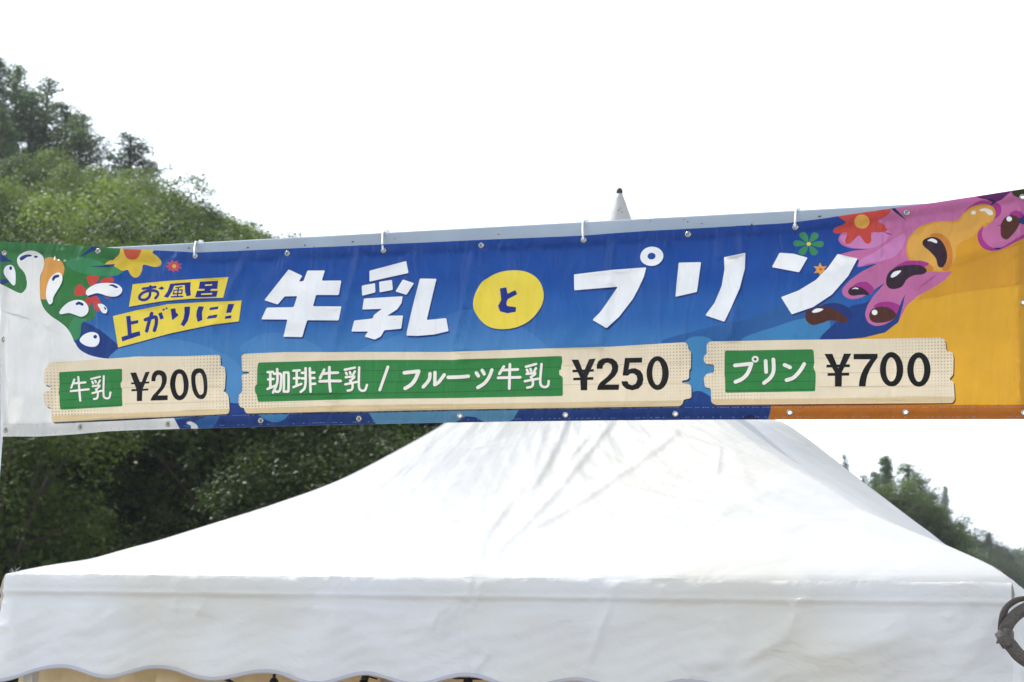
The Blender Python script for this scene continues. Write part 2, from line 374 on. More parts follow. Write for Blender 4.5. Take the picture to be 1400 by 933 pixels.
def plant(name, pair, loc, s, rz, label, cat='tree', group=None):
    t = empty(name, loc, rz); t.scale = (s, s, s) if not hasattr(s, '__len__') else s; tag(t, label, cat, group)
    for nm, me in zip(('crown', 'trunk'), pair):
        link(bpy.data.objects.new(nm, me), t)
    return t
BL = [broadleaf(10+i, H=7.4+.5*(i % 3), Rr=2.4+.25*(i % 3), low=1.3, zs=1.35) for i in range(5)]
BD = [broadleaf(40+i, H=8.6+.4*i, Rr=2.9, mat=LEAF_SHADED, nblob=26, low=1.5, zs=1.5, lsize=.10) for i in range(3)]
BS = [broadleaf(60+i, H=4.2, Rr=2.2, mat=LEAF_SHADED, nblob=18, low=1.0, zs=1.0, lsize=.085) for i in range(2)]
PN = [pine(3, 11, NEEDLE, 3.0, .42, .15, .1, .85, 1.7, .2), pine(8, 10, NEEDLE, 2.8, .45, .25, .1, .8, 1.5, .2), pine(15, 9, NEEDLE, 2.4, .42, .3, .15, .65, 1.6, .2)]
SP = [spruce(21), spruce(29, 12, 1.7)]

# woods on the hillside: one tree every few metres
pts = []
for k in range(16000):
    x = rng.uniform(-48, 16); y = rng.uniform(35, 112)
    px = 700+F*x/y
    if px < -230 or px > 860: continue
    if math.hypot(x, y) > 108: continue
    R = math.hypot(x, y); mind = (2.3 if R < 50 else 2.2+.012*R)
    if any((x-a)**2+(y-c)**2 < mind*mind for a, c in pts): continue
    pts.append((x, y))
    if len(pts) >= 285: break
for i, (x, y) in enumerate(pts):
    z = float(left_slope(np.array(x), np.array(y)))
    near = math.hypot(x, y) < 60
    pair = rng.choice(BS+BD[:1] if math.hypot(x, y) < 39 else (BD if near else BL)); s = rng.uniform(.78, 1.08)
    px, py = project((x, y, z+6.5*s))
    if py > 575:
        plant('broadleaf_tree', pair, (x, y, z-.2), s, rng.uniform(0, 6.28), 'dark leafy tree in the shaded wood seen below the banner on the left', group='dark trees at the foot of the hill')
    elif px < 420 and py < 345:
        plant('broadleaf_tree', pair, (x, y, z-.2), s, rng.uniform(0, 6.28), 'bright green leafy tree crowded among others on the slope above the banner', group='green trees on the hillside')
    else:
        plant('broadleaf_tree', pair, (x, y, z-.2), s, rng.uniform(0, 6.28), 'leafy hillside tree mostly hidden behind the hanging banner', group='hillside trees behind the banner')
    NPLACED = i

def tree_at(name, pair, Hm, px, py, dist, label, sx=1, rz=0, group=None, base=None, Hreal=None):
    """stand a tree of real height Hreal so that its top reaches the sighted height at that distance"""
    d = ray(px, py); h = math.hypot(d[0], d[1]); P = CAM+d*dist/h
    Hreal = Hreal or Hm; s = Hreal/Hm
    return plant(name, pair, (P[0], P[1], P[2]-Hreal), (s*sx, s*sx, s), rz, label, 'tree', group)
# conifers on the skyline, left
tree_at('pine_tree', PN[0], 11, 25, 89, 112, 'tall dark conifer with a pointed top, second from the left edge', 1.35, .3, Hreal=11)
tree_at('pine_tree', PN[1], 10, 67, 107, 113, 'dark open-branched conifer in the middle of the skyline clump', 1.35, 1.9, Hreal=10)
tree_at('pine_tree', PN[0], 11, 1, 78, 110, 'dark conifer cut off by the left edge of the picture', 1.2, 2.6, Hreal=11)
tree_at('pine_tree', PN[1], 10, 45, 128, 109, 'grey-green conifer filling the gap between the two pointed skyline conifers', 1.4, 4.1, Hreal=9)
tree_at('pine_tree', PN[2], 9, 92, 142, 110, 'shorter conifer right of the open-branched one on the skyline', 1.4, .7, Hreal=8)
tree_at('pine_tree', PN[2], 9, 112, 157, 108, 'lower rounded conifer at the right end of the dark skyline clump', 1.5, 5.0, Hreal=7)
tree_at('pine_tree', PN[0], 11, 4, 148, 103, 'pale grey-green conifer low in front of the skyline clump at the left edge', 1.3, .9, Hreal=7)
tree_at('pine_tree', PN[2], 9, 180, 186, 108, 'lone bushy pine standing apart on the skyline right of the dark clump', 2.2, 1.2, Hreal=6)
tree_at('pine_tree', PN[2], 9, 207, 222, 108, 'small sparse pine leaning out on the skyline beside the lone bushy pine', 1.5, 3.3, Hreal=3.2)
tree_at('broadleaf_tree', BL[1], 7.9, 366, 316, 100, 'small bushy treetop at the low right end of the hill skyline above the beam', .9, 2.2, Hreal=6)

tree_at('broadleaf_tree', BL[3], 7.9, 300, 272, 103, 'leafy green treetop on the hill skyline, third from its low right end', 1.0, 4.2, Hreal=7.5)
tree_at('broadleaf_tree', BL[0], 7.4, 334, 289, 102, 'leafy green treetop on the hill skyline, second from its low right end', 1.0, 1.0, Hreal=7.5)
tree_at('broadleaf_tree', BL[2], 8.4, 322, 304, 96, 'full green tree in front of the low right end of the hill skyline', 1.0, 3.0, Hreal=8)
tree_at('broadleaf_tree', BL[4], 7.9, 262, 256, 104, 'green treetop on the hill skyline right of the small sparse pine', 1.0, 2.0, Hreal=7.5)

# right-hand trees and far hills
_rx = np.array([-900, 900, 1150, 1290, 1340, 1400, 1500, 1700, 2300]); _ry = np.array([945, 935, 745, 738, 745, 785, 800, 850, 930])
def right_ridge(X, Y):
    pxs = 700+F*(X/np.maximum(Y, 1))*.985; ys = np.interp(pxs, _rx, _ry)
    R = np.hypot(X, Y); te = (950+.0285*(pxs-700)-ys)/F
    return np.maximum(te*300-9, 0)*np.clip((R-120)/180, 0, 1)*np.clip(1-(R-300)/260, .1, 1)
hill_mesh('ridge', np.linspace(0, 320, 60), np.linspace(115, 520, 50), right_ridge, soil_mat)
_fx = np.array([-200, 900, 1300, 1370, 1400, 1480, 1700, 2000]); _fy = np.array([900, 850, 760, 746, 744, 735, 760, 850])
def far_ridge(X, Y):
    pxs = 700+F*(X/np.maximum(Y, 1))*.985; ys = np.interp(pxs, _fx, _fy)
    R = np.hypot(X, Y); te = (950+.0285*(pxs-700)-ys)/F
    return np.maximum(te*800-8, 0)*np.clip((R-560)/240, 0, 1)*np.clip(1-(R-800)/500, 0, 1)+3*fbm(X, Y, .03, 9)*np.clip((R-560)/240, 0, 1)
far_mat = simple('far_forest', (.035, .055, .022), .95, 0, .5, .08)
hill_mesh('far_hills', np.linspace(-50, 700, 110), np.linspace(560, 1100, 60), far_ridge, far_mat)
tree_at('spruce_tree', SP[0], 13, 1211, 622, 150, 'narrow pointed dark spruce right of the tent roof, the tallest spire there', 1.15, .2, Hreal=13)
tree_at('spruce_tree', SP[1], 12, 1196, 644, 152, 'small dark spruce spire left of the tallest spire', 1.1, .2, Hreal=12)
tree_at('pine_tree', PN[2], 9, 1155, 622, 150, 'thin wispy treetop just clearing the sloping tent roof', .5, 1.2, Hreal=9)
tree_at('pine_tree', PN[1], 10, 1180, 650, 148, 'low dark bushy treetop peeping over the tent roof left of the spires', .9, 1.2, Hreal=10)
tree_at('pine_tree', PN[0], 11, 1242, 634, 140, 'tall loose grey-green conifer right of the dark spires', 1.6, 2.2, Hreal=11)
tree_at('pine_tree', PN[1], 10, 1258, 650, 138, 'conifer with ragged open branches in the middle of the right-hand group', 1.5, 3.2, Hreal=11)
tree_at('pine_tree', PN[0], 11, 1272, 674, 136, 'dense dark green conifer at the lower right of the right-hand group', 1.5, 5.2, Hreal=10)
tree_at('pine_tree', PN[2], 9, 1280, 706, 134, 'lowest conifer on the right edge of the group beside the tent roof', 1.8, 5.2, Hreal=8)
for i, (px, py) in enumerate([(1228, 648), (1242, 660), (1262, 674), (1215, 660), (1277, 704), (1200, 656), (1292, 732), (1184, 650)]):
    tree_at('broadleaf_tree', BD[i % 3], 8.6, px, py, 126, 'green bushy tree packed under the conifers beside the roof slope', 1.25, i*1.3, 'bushy trees under the right-hand conifers', Hreal=8)
tree_at('spruce_tree', SP[1], 12, 1292, 664, 460, 'faint grey hazy conifer rising alone behind the right-hand group', .9, .4, Hreal=22)
k = 0
for px in np.arange(1282, 1500, 11.5):
    for row in range(2):
        py = float(np.interp(px, [1282, 1310, 1340, 1365, 1385, 1400, 1500], [706, 712, 722, 738, 760, 776, 800]))+row*24+rng.uniform(-4, 4)
        tree_at('broadleaf_tree' if (k % 3) else 'spruce_tree', (BD[k % 3] if (k % 3) else SP[k % 2]), 9 if (k % 3) else 13, px+rng.uniform(-4, 4), py, 300-row*16, 'blue-green hazy tree on the far ridge at the right edge' if (k % 3) else 'blue-green hazy spruce on the far ridge at the right edge', 1.25, k*.7,
                'trees on the far ridge', Hreal=13); k += 1
# treed surface of the farthest hill: one mass
r = np.random.default_rng(77); n = 26000
xx = r.uniform(130, 420, n); yy = r.uniform(640, 820, n); zz = far_ridge(xx, yy)
C = np.stack([xx, yy, zz+r.uniform(0, 5, n)], 1); nn = r.normal(size=(n, 3)); nn /= np.linalg.norm(nn, axis=1)[:, None]
fo = bpy.data.objects.new('far_forest', foliage_mesh('far_forest', leaf_quads(C, nn, r.uniform(2, 4, n), .7, r), LEAF_SHADED)); link(fo)
tag(fo, 'bluish mass of far woodland on the farthest hill at the right edge', 'forest', kind='stuff')

# ------------------------------------------------------------------ tent
YAW = math.radians(-19.02)
TD = np.array([math.cos(YAW), math.sin(YAW), 0]); TN = np.array([-math.sin(YAW), math.cos(YAW), 0]); UZ = np.array([0, 0, 1.0])
ZE = 1.6+.3208
TC = np.array([-.1117, 5.6498, 0])              # middle of the front eave
CL_ = TC-1.5*TD+UZ*ZE; CR_ = TC+1.5*TD+UZ*ZE; CBL = CL_+3*TN; CBR = CR_+3*TN
TM = TC+1.5*TN+UZ*ZE                            # middle of the tent at eave height
# hip profile from the roof outline: unproject the left silhouette on the vertical plane of the left hip
hp = [(27, 781), (62, 774), (124, 765), (176, 750), (215, 740), (266, 724), (356, 696), (429, 671), (471, 654), (514, 632), (553, 611), (596, 587), (650, 551), (700, 508), (750, 452), (790, 390), (815, 335)]
PEAK = on_plane(842, 262, TM, np.array([0, 1.0, 0]))[2]-ZE
TTOP = .972
def profile(c, pts, upper=None):
    """height of the hip above the eave against the way from the corner to the middle, read off the roof outline"""
    d = TM-c; l = np.linalg.norm(d); d = d/l; n_ = np.cross(d, UZ)
    Q = on_plane([p[0] for p in pts], [p[1] for p in pts], c, n_); t_ = (Q-c)@d/l; z_ = Q[:, 2]-ZE
    o_ = np.argsort(t_); t_, z_ = t_[o_], z_[o_]
    if upper is not None:
        m_ = upper[0] > t_[-1]+.03; t_ = np.append(t_, upper[0][m_]); z_ = np.append(z_, np.maximum(upper[1][m_], z_[len(z_)-1]))
    t_ = np.concatenate([[0], t_, [TTOP]]); z_ = np.concatenate([[0], np.maximum(z_, .002), [PEAK-.15]])
    ts = np.linspace(0, 1, 400); zs = np.maximum.accumulate(np.interp(ts, t_, z_)); z2 = np.convolve(np.pad(zs, 6, mode='edge'), np.ones(13)/13, 'valid'); z2[:3] = zs[:3]
    return (lambda t: np.interp(t, ts, z2)), (t_, z_)
hipL, (ua, ub) = profile(CL_, hp)
up_ = (ua[ua > .45], ub[ua > .45])
hipR, _ = profile(CR_, [(993, 577), (1031, 607), (1087, 641), (1130, 665), (1180, 698), (1234, 722), (1298, 748), (1345, 769), (1372, 783), (1380, 790)], up_)
hipBR, _ = profile(CBR, [(1066, 575), (1100, 597), (1140, 628), (1175, 656), (1207, 680), (1250, 713), (1275, 731), (1300, 752)], up_)
hipBL = hipL

def cloth_mat(name, col, trans, rough=.55, bump=.5, scale=3.0, tcol=None, dist=.01):
    m, t, p, o = new_mat(name)
    tcn = t.nodes.new('ShaderNodeTexCoord'); n1 = t.nodes.new('ShaderNodeTexNoise'); n1.inputs['Scale'].default_value = scale; n1.inputs['Detail'].default_value = 6; n1.inputs['Distortion'].default_value = 1.2
    mp = t.nodes.new('ShaderNodeMapping'); mp.inputs['Scale'].default_value = (1, 1, 1.8); mp.inputs['Rotation'].default_value = (.2, .5, .3)
    t.links.new(tcn.outputs['Object'], mp.inputs['Vector']); t.links.new(mp.outputs[0], n1.inputs['Vector'])
    n2 = t.nodes.new('ShaderNodeTexNoise'); n2.inputs['Scale'].default_value = 60; n2.inputs['Detail'].default_value = 3; t.links.new(tcn.outputs['Object'], n2.inputs['Vector'])
    n4 = t.nodes.new('ShaderNodeTexNoise'); n4.inputs['Scale'].default_value = 1.4; n4.inputs['Detail'].default_value = 5; t.links.new(tcn.outputs['Object'], n4.inputs['Vector'])
    rm = t.nodes.new('ShaderNodeMapRange'); rm.inputs['From Min'].default_value = .35; rm.inputs['From Max'].default_value = .65; rm.inputs['To Min'].default_value = 0; rm.inputs['To Max'].default_value = 1; t.links.new(n4.outputs[0], rm.inputs['Value'])
    mxn = t.nodes.new('ShaderNodeMix'); mxn.data_type = 'RGBA'; mxn.inputs['A'].default_value = (*col, 1); mxn.inputs['B'].default_value = (col[0]*.93, col[1]*.895, col[2]*.79, 1); t.links.new(rm.outputs[0], mxn.inputs['Factor'])
    t.links.new(mxn.outputs['Result'], p.inputs['Base Color']); p.inputs['Roughness'].default_value = rough; p.inputs['Specular IOR Level'].default_value = .4
    hs = math_node(t, 'ADD', n1.outputs[0], math_node(t, 'MULTIPLY', n2.outputs[0], .06))
    bp = t.nodes.new('ShaderNodeBump'); bp.inputs['Strength'].default_value = bump; bp.inputs['Distance'].default_value = dist; t.links.new(hs, bp.inputs['Height']); t.links.new(bp.outputs[0], p.inputs['Normal'])
    tr = t.nodes.new('ShaderNodeBsdfTranslucent'); tr.inputs['Color'].default_value = (*(tcol or col), 1)
    ms = t.nodes.new('ShaderNodeMixShader'); ms.inputs[0].default_value = trans
    t.links.new(p.outputs[0], ms.inputs[1]); t.links.new(tr.outputs[0], ms.inputs[2]); t.links.new(ms.outputs[0], o.inputs['Surface'])
    return m
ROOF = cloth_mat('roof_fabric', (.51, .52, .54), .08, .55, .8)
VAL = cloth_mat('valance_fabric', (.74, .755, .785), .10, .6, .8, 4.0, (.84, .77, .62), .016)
BIND = cloth_mat('binding_tape', (.50, .50, .57), .05, .6, .2)
SIDE = cloth_mat('side_curtain', (.78, .66, .46), .35, .7, .3, 2.0, (.85, .68, .42))
STEEL = simple('painted_steel', (.62, .64, .66), .35, .3, .1, 20)
BLACK = simple('black_plastic', (.02, .02, .022), .4, 0, .2, 30)

def crease(px, py, segs):
    """height of sharp folds, each a polyline with width and amplitude"""
    z = np.zeros_like(px)
    for pl, w, amp in segs:
        best = np.full(px.shape, 1e9); sgn = np.ones(px.shape); tt = np.zeros(px.shape); Ltot = len(pl)-1
        for i in range(Ltot):
            x0, y0 = pl[i]; x1, y1 = pl[i+1]; dx, dy = x1-x0, y1-y0; l2 = dx*dx+dy*dy
            t = np.clip(((px-x0)*dx+(py-y0)*dy)/l2, 0, 1); d = np.hypot(px-x0-t*dx, py-y0-t*dy)
            s = np.sign((px-x0)*dy-(py-y0)*dx); c = d < best
            best = np.where(c, d, best); sgn = np.where(c, s, sgn); tt = np.where(c, (i+t)/Ltot, tt)
        u = best/w*np.where(sgn > 0, 1, .45)     # one flank steeper than the other
        z += amp*np.exp(-u*u)*np.clip(np.sin(np.clip(tt, .03, .97)*math.pi)*2.2, 0, 1)
    return z
roof_folds = [
 ([(745, 575), (740, 600), (722, 650), (700, 690)], 9, .004),
 ([(838, 560), (836, 577), (790, 636), (766, 667), (718, 718), (684, 748), (663, 791)], 5, .006),
 ([(930, 588), (924, 594), (860, 641), (800, 684), (731, 721), (705, 722)], 4, .005),
 ([(780, 560), (765, 600), (745, 640), (725, 672)], 5, .006),
 ([(702, 681), (668, 727), (650, 790)], 4, .005), ([(660, 720), (656, 760), (640, 790)], 3, .004),
 ([(560, 770), (600, 742), (660, 712)], 5, .004), ([(500, 780), (560, 750), (640, 700)], 7, .003),
 ([(840, 560), (800, 600), (770, 640)], 4, .004), ([(905, 592), (985, 615), (980, 650)], 3, .004), ([(820, 580), (900, 600), (990, 612)], 3, .003),
 ([(760, 665), (830, 660), (960, 690)], 4, .002), ([(940, 720), (925, 722), (905, 732)], 3, .003),
 ([(190, 762), (280, 745), (420, 715)], 6, .003), ([(100, 772), (180, 765), (260, 750)], 4, .003), ([(340, 775), (420, 735), (520, 690)], 8, .003),
 ([(1040, 590), (1110, 640), (1180, 690), (1240, 720)], 5, .003), ([(1050, 580), (1130, 625), (1220, 690)], 4, .003),
 ([(960, 560), (1000, 610), (1040, 700)], 7, .002), ([(1090, 660), (1000, 690), (960, 730)], 5, .002)]
tent = empty('tent', TM-UZ*ZE, YAW); tag(tent, 'white pop-up tent with a pointed concave roof and scalloped valance under the banner', 'tent')
TI = Matrix.Translation(tuple(TM-UZ*ZE)) @ Matrix.Rotation(YAW, 4, 'Z'); TI = np.array(TI.inverted())
def tl(P):                                       # world to tent space
    P = np.asarray(P, float); return P@TI[:3, :3].T+TI[:3, 3]
for fi, (a0, a1, f0, f1) in enumerate(((CL_, CR_, hipL, hipR), (CR_, CBR, hipR, hipBR), (CBR, CBL, hipBR, hipBL), (CBL, CL_, hipBL, hipL))):
    nt_, ns_ = (150, 260) if fi < 1 else (70, 70)
    t = np.linspace(0, TTOP, nt_)**1.0; s = np.linspace(0, 1, ns_); T, S = np.meshgrid(t, s, indexing='ij')
    h = f0(T)*(1-S)+f1(T)*S
    base = (a0[None, None]*(1-S)[..., None]+a1[None, None]*S[..., None])
    P = base*(1-T)[..., None]+TM[None, None]*T[..., None]; P[..., 2] = ZE+h
    mid = np.sin(S*math.pi)
    P[..., 2] -= .05*mid*mid*np.sin(np.clip(T/.9, 0, 1)*math.pi)*(1 if fi != 1 else .35)   # the cloth hangs a little between the hips
    eh = np.array(a1-a0)/3.0; outn = np.cross(eh, UZ)
    nrm = outn*.45+UZ*.9; nrm /= np.linalg.norm(nrm)
    w = .0030*(1-.85*T)*fbm(S*16+T*14, T*9+S*5, 1.0, fi)*np.sin(np.clip(T*8, 0, 1.57))+.0018*fbm(S*40+T*30, T*14, 1.3, fi+9)*np.sin(np.clip(T*8, 0, 1.57))
    qx, qy = project(P.reshape(-1, 3)); cz = crease(qx, qy, roof_folds).reshape(T.shape) if fi == 0 else 0*T
    edge = np.clip(mid*9, 0, 1)*np.clip(T*30, 0, 1); w = w*edge*(.45+.55*np.clip((S-.3)*3, 0, 1)); cz = cz*edge*.75
    # puckers where the cloth is sewn to the eave
    pk = (.003*np.maximum(0, fbm(S*34, S*3, 1.5, fi+3))+.0016*np.maximum(0, fbm(S*130, S*9, 1.5, fi+4)-.5))*np.exp(-T*60)*np.clip(mid*9, 0, 1)
    P = P+nrm*(w+cz+pk)[..., None]
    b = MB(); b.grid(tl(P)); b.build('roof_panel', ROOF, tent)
# seam tapes along the hips
for c, hipz in ((CL_, hipL), (CR_, hipR), (CBR, hipBR), (CBL, hipBL)):
    t = np.linspace(.02, TTOP, 60); P = c[None]*(1-t)[:, None]+TM[None]*t[:, None]; P[:, 2] = ZE+hipz(t)
    b = MB(); b.tube(tl(P), .0015, 6); b.build('hip_seam', ROOF, tent)
# peak cap: fabric cone and dark tip
pkx = TM[:2]; tipz = on_plane(842, 257, TM, np.array([0, 1.0, 0]))[2]
zc = [(.0, tipz-.02), (.010, tipz-.020), (.018, tipz-.04), (.036, tipz-.09), (.050, tipz-.128), (.062, tipz-.165)]
n = 24; P = np.array([[(r_*math.cos(q), r_*math.sin(q), z) for q in np.linspace(0, 2*math.pi, n, endpoint=False)] for r_, z in zc]).transpose(1, 0, 2)
b = MB(); b.grid(P, True); b.build('peak_cap', ROOF, tent)
b = MB(); b.tube([(0, 0, tipz-.026), (0, 0, tipz-.012), (0, 0, tipz-.004), (0, 0, tipz)], [.011, .012, .009, .003], 12); b.build('peak_tip', simple('tip', (.05, .035, .03), .6), tent)
b = MB()
for q, z_ in ((-1.35, .094), (-1.0, .101), (-1.2, .086)):
    b.box((.040*math.cos(q), .040*math.sin(q), tipz-z_), (.0016, 0, 0), (0, .0016, 0), (0, 0, .0016))
b.build('cap_rivet', simple('rivet', (.12, .12, .12), .4, .6), tent)

# valances, front one with the drape seen in the photograph
val_folds = [
 ([(150, 830), (165, 850), (180, 900), (215, 915)], 14, .006), ([(120, 810), (135, 870), (200, 912)], 18, .007), ([(20, 800), (18, 850), (40, 900)], 10, .006),
 ([(280, 812), (275, 860), (330, 905), (400, 912)], 16, .006), ([(250, 790), (240, 812), (242, 840)], 4, .003), ([(286, 795), (281, 825), (270, 845)], 4, .003),
 ([(410, 790), (402, 806), (420, 825), (470, 840)], 6, .004), ([(430, 815), (480, 835), (560, 845)], 14, .006), ([(440, 850), (500, 870), (550, 905)], 14, .006),
 ([(630, 815), (600, 840), (588, 865)], 4, .004), ([(648, 790), (640, 815), (633, 825)], 4, .004), ([(662, 790), (656, 818), (646, 830)], 3.5, .005), ([(640, 815), (608, 850), (598, 880)], 5, .003),
 ([(672, 890), (655, 908), (645, 920)], 4, .004), ([(633, 830), (634, 870), (634, 915)], 3, .002),
 ([(852, 790), (840, 815), (822, 865), (800, 915)], 4, .005), ([(845, 800), (820, 820), (808, 832)], 4, .004), ([(912, 800), (902, 818)], 4, .003),
 ([(1010, 900), (960, 905), (940, 925)], 14, .004), ([(1000, 830), (1010, 870), (950, 920)], 16, .006),
 ([(1112, 795), (1106, 818), (1092, 832), (1080, 870), (1000, 915)], 7, .006), ([(1100, 818), (1085, 832), (1075, 822)], 3.5, .005),
 ([(1075, 795), (1070, 812)], 5, .003), ([(1270, 850), (1180, 880), (1100, 915)], 22, .009), ([(1330, 830), (1290, 870), (1200, 905)], 16, .006),
 ([(1345, 815), (1310, 835), (1290, 850)], 5, .003), ([(1380, 805), (1330, 900), (1290, 930)], 12, .005)]
def valance(a0, a1, fi, n=520, m=60):
    s = np.linspace(0, 1, n); v = np.linspace(0, 1, m); S, V = np.meshgrid(s, v, indexing='ij')
    eh = (a1-a0)/3.0; outn = np.cross(eh, UZ)
    per = 10.0; off = -.12 if fi == 0 else 0
    ph = S*per+off
    if fi == 0:                                  # spacing of the scallops, read along the front eave
        cx = np.array([-75, 95, 225, 375, 502, 640, 790, 943, 1097, 1250, 1405]); sx, _ = project(a0[None]+(a1-a0)[None]*np.linspace(-.1, 1.1, 200)[:, None])
        ph = np.interp(S, np.interp(cx, sx, np.linspace(-.1, 1.1, 200)), np.arange(11)-.25)
    depth = .291+.02*np.exp(-(S/.035)**2)*(fi == 0)+.015*np.sin(ph*2*math.pi)+.003*np.sin(S*23)
    d = V*depth
    # frame bar presses the cloth out 50 mm below the eave, then it falls back
    bar = .007*np.exp(-((d-.052)/.006)**2)+.004*np.exp(-((d-.030)/.02)**2)-.006*np.exp(-((d-.070)/.012)**2)
    drape = .016*np.clip((d-.06)/.1, 0, 1)*fbm(S*11+V*1.5, V*1.4, 1.0, 30+fi)+.006*np.clip((d-.06)/.2, 0, 1)*np.sin(ph*2*math.pi)
    fine = .0012*fbm(S*60+V*8, V*9, 1.1, 50+fi)
    P = a0[None, None]+(a1-a0)[None, None]*S[..., None]-UZ*(d+.0045*np.maximum(0, fbm(S*34, S*3, 1.5, fi+3))*0)[..., None]
    cz = 0
    if fi == 0:
        qx, qy = project(P.reshape(-1, 3)); cz = crease(qx, qy, val_folds).reshape(S.shape)*1.7*(.35+.65*np.clip((d-.03)/.06, 0, 1))
    flare = .05*d/.27*(fi == 3)*np.clip((S-.8)*5, 0, 1)
    P = P+outn*((.004+bar+drape+fine+cz+flare)*(1-np.exp(-d*160)))[..., None]
    nrm = outn*.45+UZ*.9; nrm /= np.linalg.norm(nrm); P = P+nrm*((.003*np.maximum(0, fbm(S*34, S*3, 1.5, fi+3))+.0016*np.maximum(0, fbm(S*130, S*9, 1.5, fi+4)-.5))*np.exp(-d*110)*np.clip(np.sin(S*math.pi)*9, 0, 1))[..., None]
    # edge puckers
    
    vp = empty('tmp'); bpy.data.objects.remove(vp)
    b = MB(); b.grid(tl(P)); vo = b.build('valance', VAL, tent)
    # binding tape along the scallops: slightly proud, 10 mm tall
    B0 = P[:, -1]; rib = np.stack([B0+outn*.0025+UZ*.010, B0+outn*.0035+UZ*.004, B0+outn*.0025-UZ*.001, B0-UZ*.0015, B0-outn*.0035, B0-outn*.002+UZ*.010], 1)
    b = MB(); b.grid(tl(rib)); b.build('binding', BIND, vo)
for fi, (a0, a1) in enumerate(((CL_, CR_), (CR_, CBR), (CBR, CBL), (CBL, CL_))):
    if fi == 0: valance(a0, a1, fi)
    else: valance(a0, a1, fi, 160, 30)
# side curtains (back and both sides), pleated cream cloth
def curtain(a0, a1, seed, inset=.03, name='side_curtain'):
    n = 260; s = np.linspace(0, 1, n); z = np.linspace(.05, ZE-.03, 12); S, Zz = np.meshgrid(s, z, indexing='ij')
    eh = (a1-a0)/3.0; inn = -np.cross(eh, UZ)
    w = .022*fbm(S*46, S*7, 1.0, seed)+.03
    P = a0[None, None]+(a1-a0)[None, None]*S[..., None]; P[..., 2] = Zz; P = P+inn*(inset+w)[..., None]
    b = MB(); b.grid(tl(P)); b.build(name, SIDE, tent)
curtain(CBR, CBL, 4); curtain(CR_, CBR, 5); curtain(CBL, CL_, 6)
# frame: legs, eave bars, centre pole and arms
for c in (CL_, CR_, CBR, CBL):
    ctr = TM+(c-TM)*.955; q = tl(ctr); b = MB(); b.box((q[0], q[1], (ZE-.01)/2), (.02, 0, 0), (0, .02, 0), (0, 0, (ZE-.01)/2)); b.build('leg', STEEL, tent, False, .003)
for c0, c1 in ((CL_, CR_), (CR_, CBR), (CBR, CBL), (CBL, CL_)):
    p0 = tl(TM+(c0-TM)*.97-UZ*.055); p1 = tl(TM+(c1-TM)*.97-UZ*.055); b = MB(); b.tube([p0, p1], .012, 8); b.build('eave_bar', STEEL, tent)
    b = MB(); m = (p0+p1)/2; dn = np.array([0, 0, -.22])
    b.tube([p0, p0*.75+p1*.25+dn, m], .008, 6); b.tube([m, p0*.25+p1*.75+dn, p1], .008, 6); b.build('scissor_arm', STEEL, tent)
q = tl(TM); b = MB(); b.tube([(0, 0, ZE-.1), (0, 0, tipz-.05)], .016, 8); b.build('centre_pole', STEEL, tent)
for c in (CL_, CR_, CBR, CBL):
    b = MB(); b.tube([tl(TM+(c-TM)*.96-UZ*.06), (0, 0, ZE+.05)], .009, 6); b.build('roof_arm', STEEL, tent)
# frayed threads at the left front corner
b = MB(); c0 = tl(CL_+TD*.03+UZ*.004)
for i in range(9):
    a = rng.uniform(-1.2, 1.2); l = rng.uniform(.012, .026); d = np.array([math.sin(a), rng.uniform(-.4, .2), math.cos(a)])
    st = c0+np.array([rng.uniform(-.008, .012), 0, 0]); b.tube([st, st+d*l*.6, st+d*l+np.array([.004*math.sin(a*3), 0, -.002])], [.0006, .0005, .0003], 4)
o = b.build('frayed_thread', ROOF, tent)

# lamps hanging in the tent just below the valance
def clip_lamp(P, label, s=1.0, tilt=0.0, wide=False):
    t = empty('clip_lamp', P); t.rotation_euler = (0, tilt, 0); t.scale = (s, s, s); tag(t, label, 'lamp')
    if wide:
        b = MB(); b.box((0, 0, .0), (.045, 0, 0), (0, .012, 0), (0, 0, .003)); b.tube([(0, 0, 0), (0, 0, -.02)], [.014, .014], 10); b.build('bracket', BLACK, t)
        b = MB(); b.tube([(0, 0, -.02), (0, 0, -.06), (0, 0, -.13)], [.015, .03, .04], 16); b.build('lamp_housing', BLACK, t)
    else:
        b = MB(); b.tube([(0, 0, .004), (0, 0, -.004), (0, 0, -.008)], [.004, .0055, .004], 10); b.build('cap', BLACK, t)
        b = MB(); b.tube([(0, 0, -.007), (0, 0, -.012), (0, 0, -.02), (0, 0, -.035), (0, 0, -.08), (0, 0, -.12)], [.004, .010, .0145, .016, .017, .035], 16); b.build('lamp_housing', BLACK, t)
    b = MB(); b.tube([(0, 0, -.005), (.01, .02, .02), (.02, .06, .11)], .002, 6); b.build('cord', BLACK, t)
def at_depth(px, py, d): 
    r = ray(px, py); return CAM+r*d
clip_lamp(at_depth(375, 923, 6.2), 'small black pendant lamp with a rounded cap hanging under the scalloped valance, left half', 1.0)
clip_lamp(at_depth(640, 928, 6.0), 'black clip lamp on a flat bracket under the middle of the valance', 1.0, 0, True)
clip_lamp(at_depth(500, 924, 6.6), 'dark clip lamp half hidden behind the valance edge, between the other two lamps', .9, .25, True)
b = MB(); b.tube([at_depth(308, 928, 6.0), at_depth(318, 934, 6.0), at_depth(326, 950, 6.0)], .006, 6)
tag(b.build('lamp_arm', BLACK), 'short black bent arm poking out below the valance left of the pendant lamp', 'bracket')

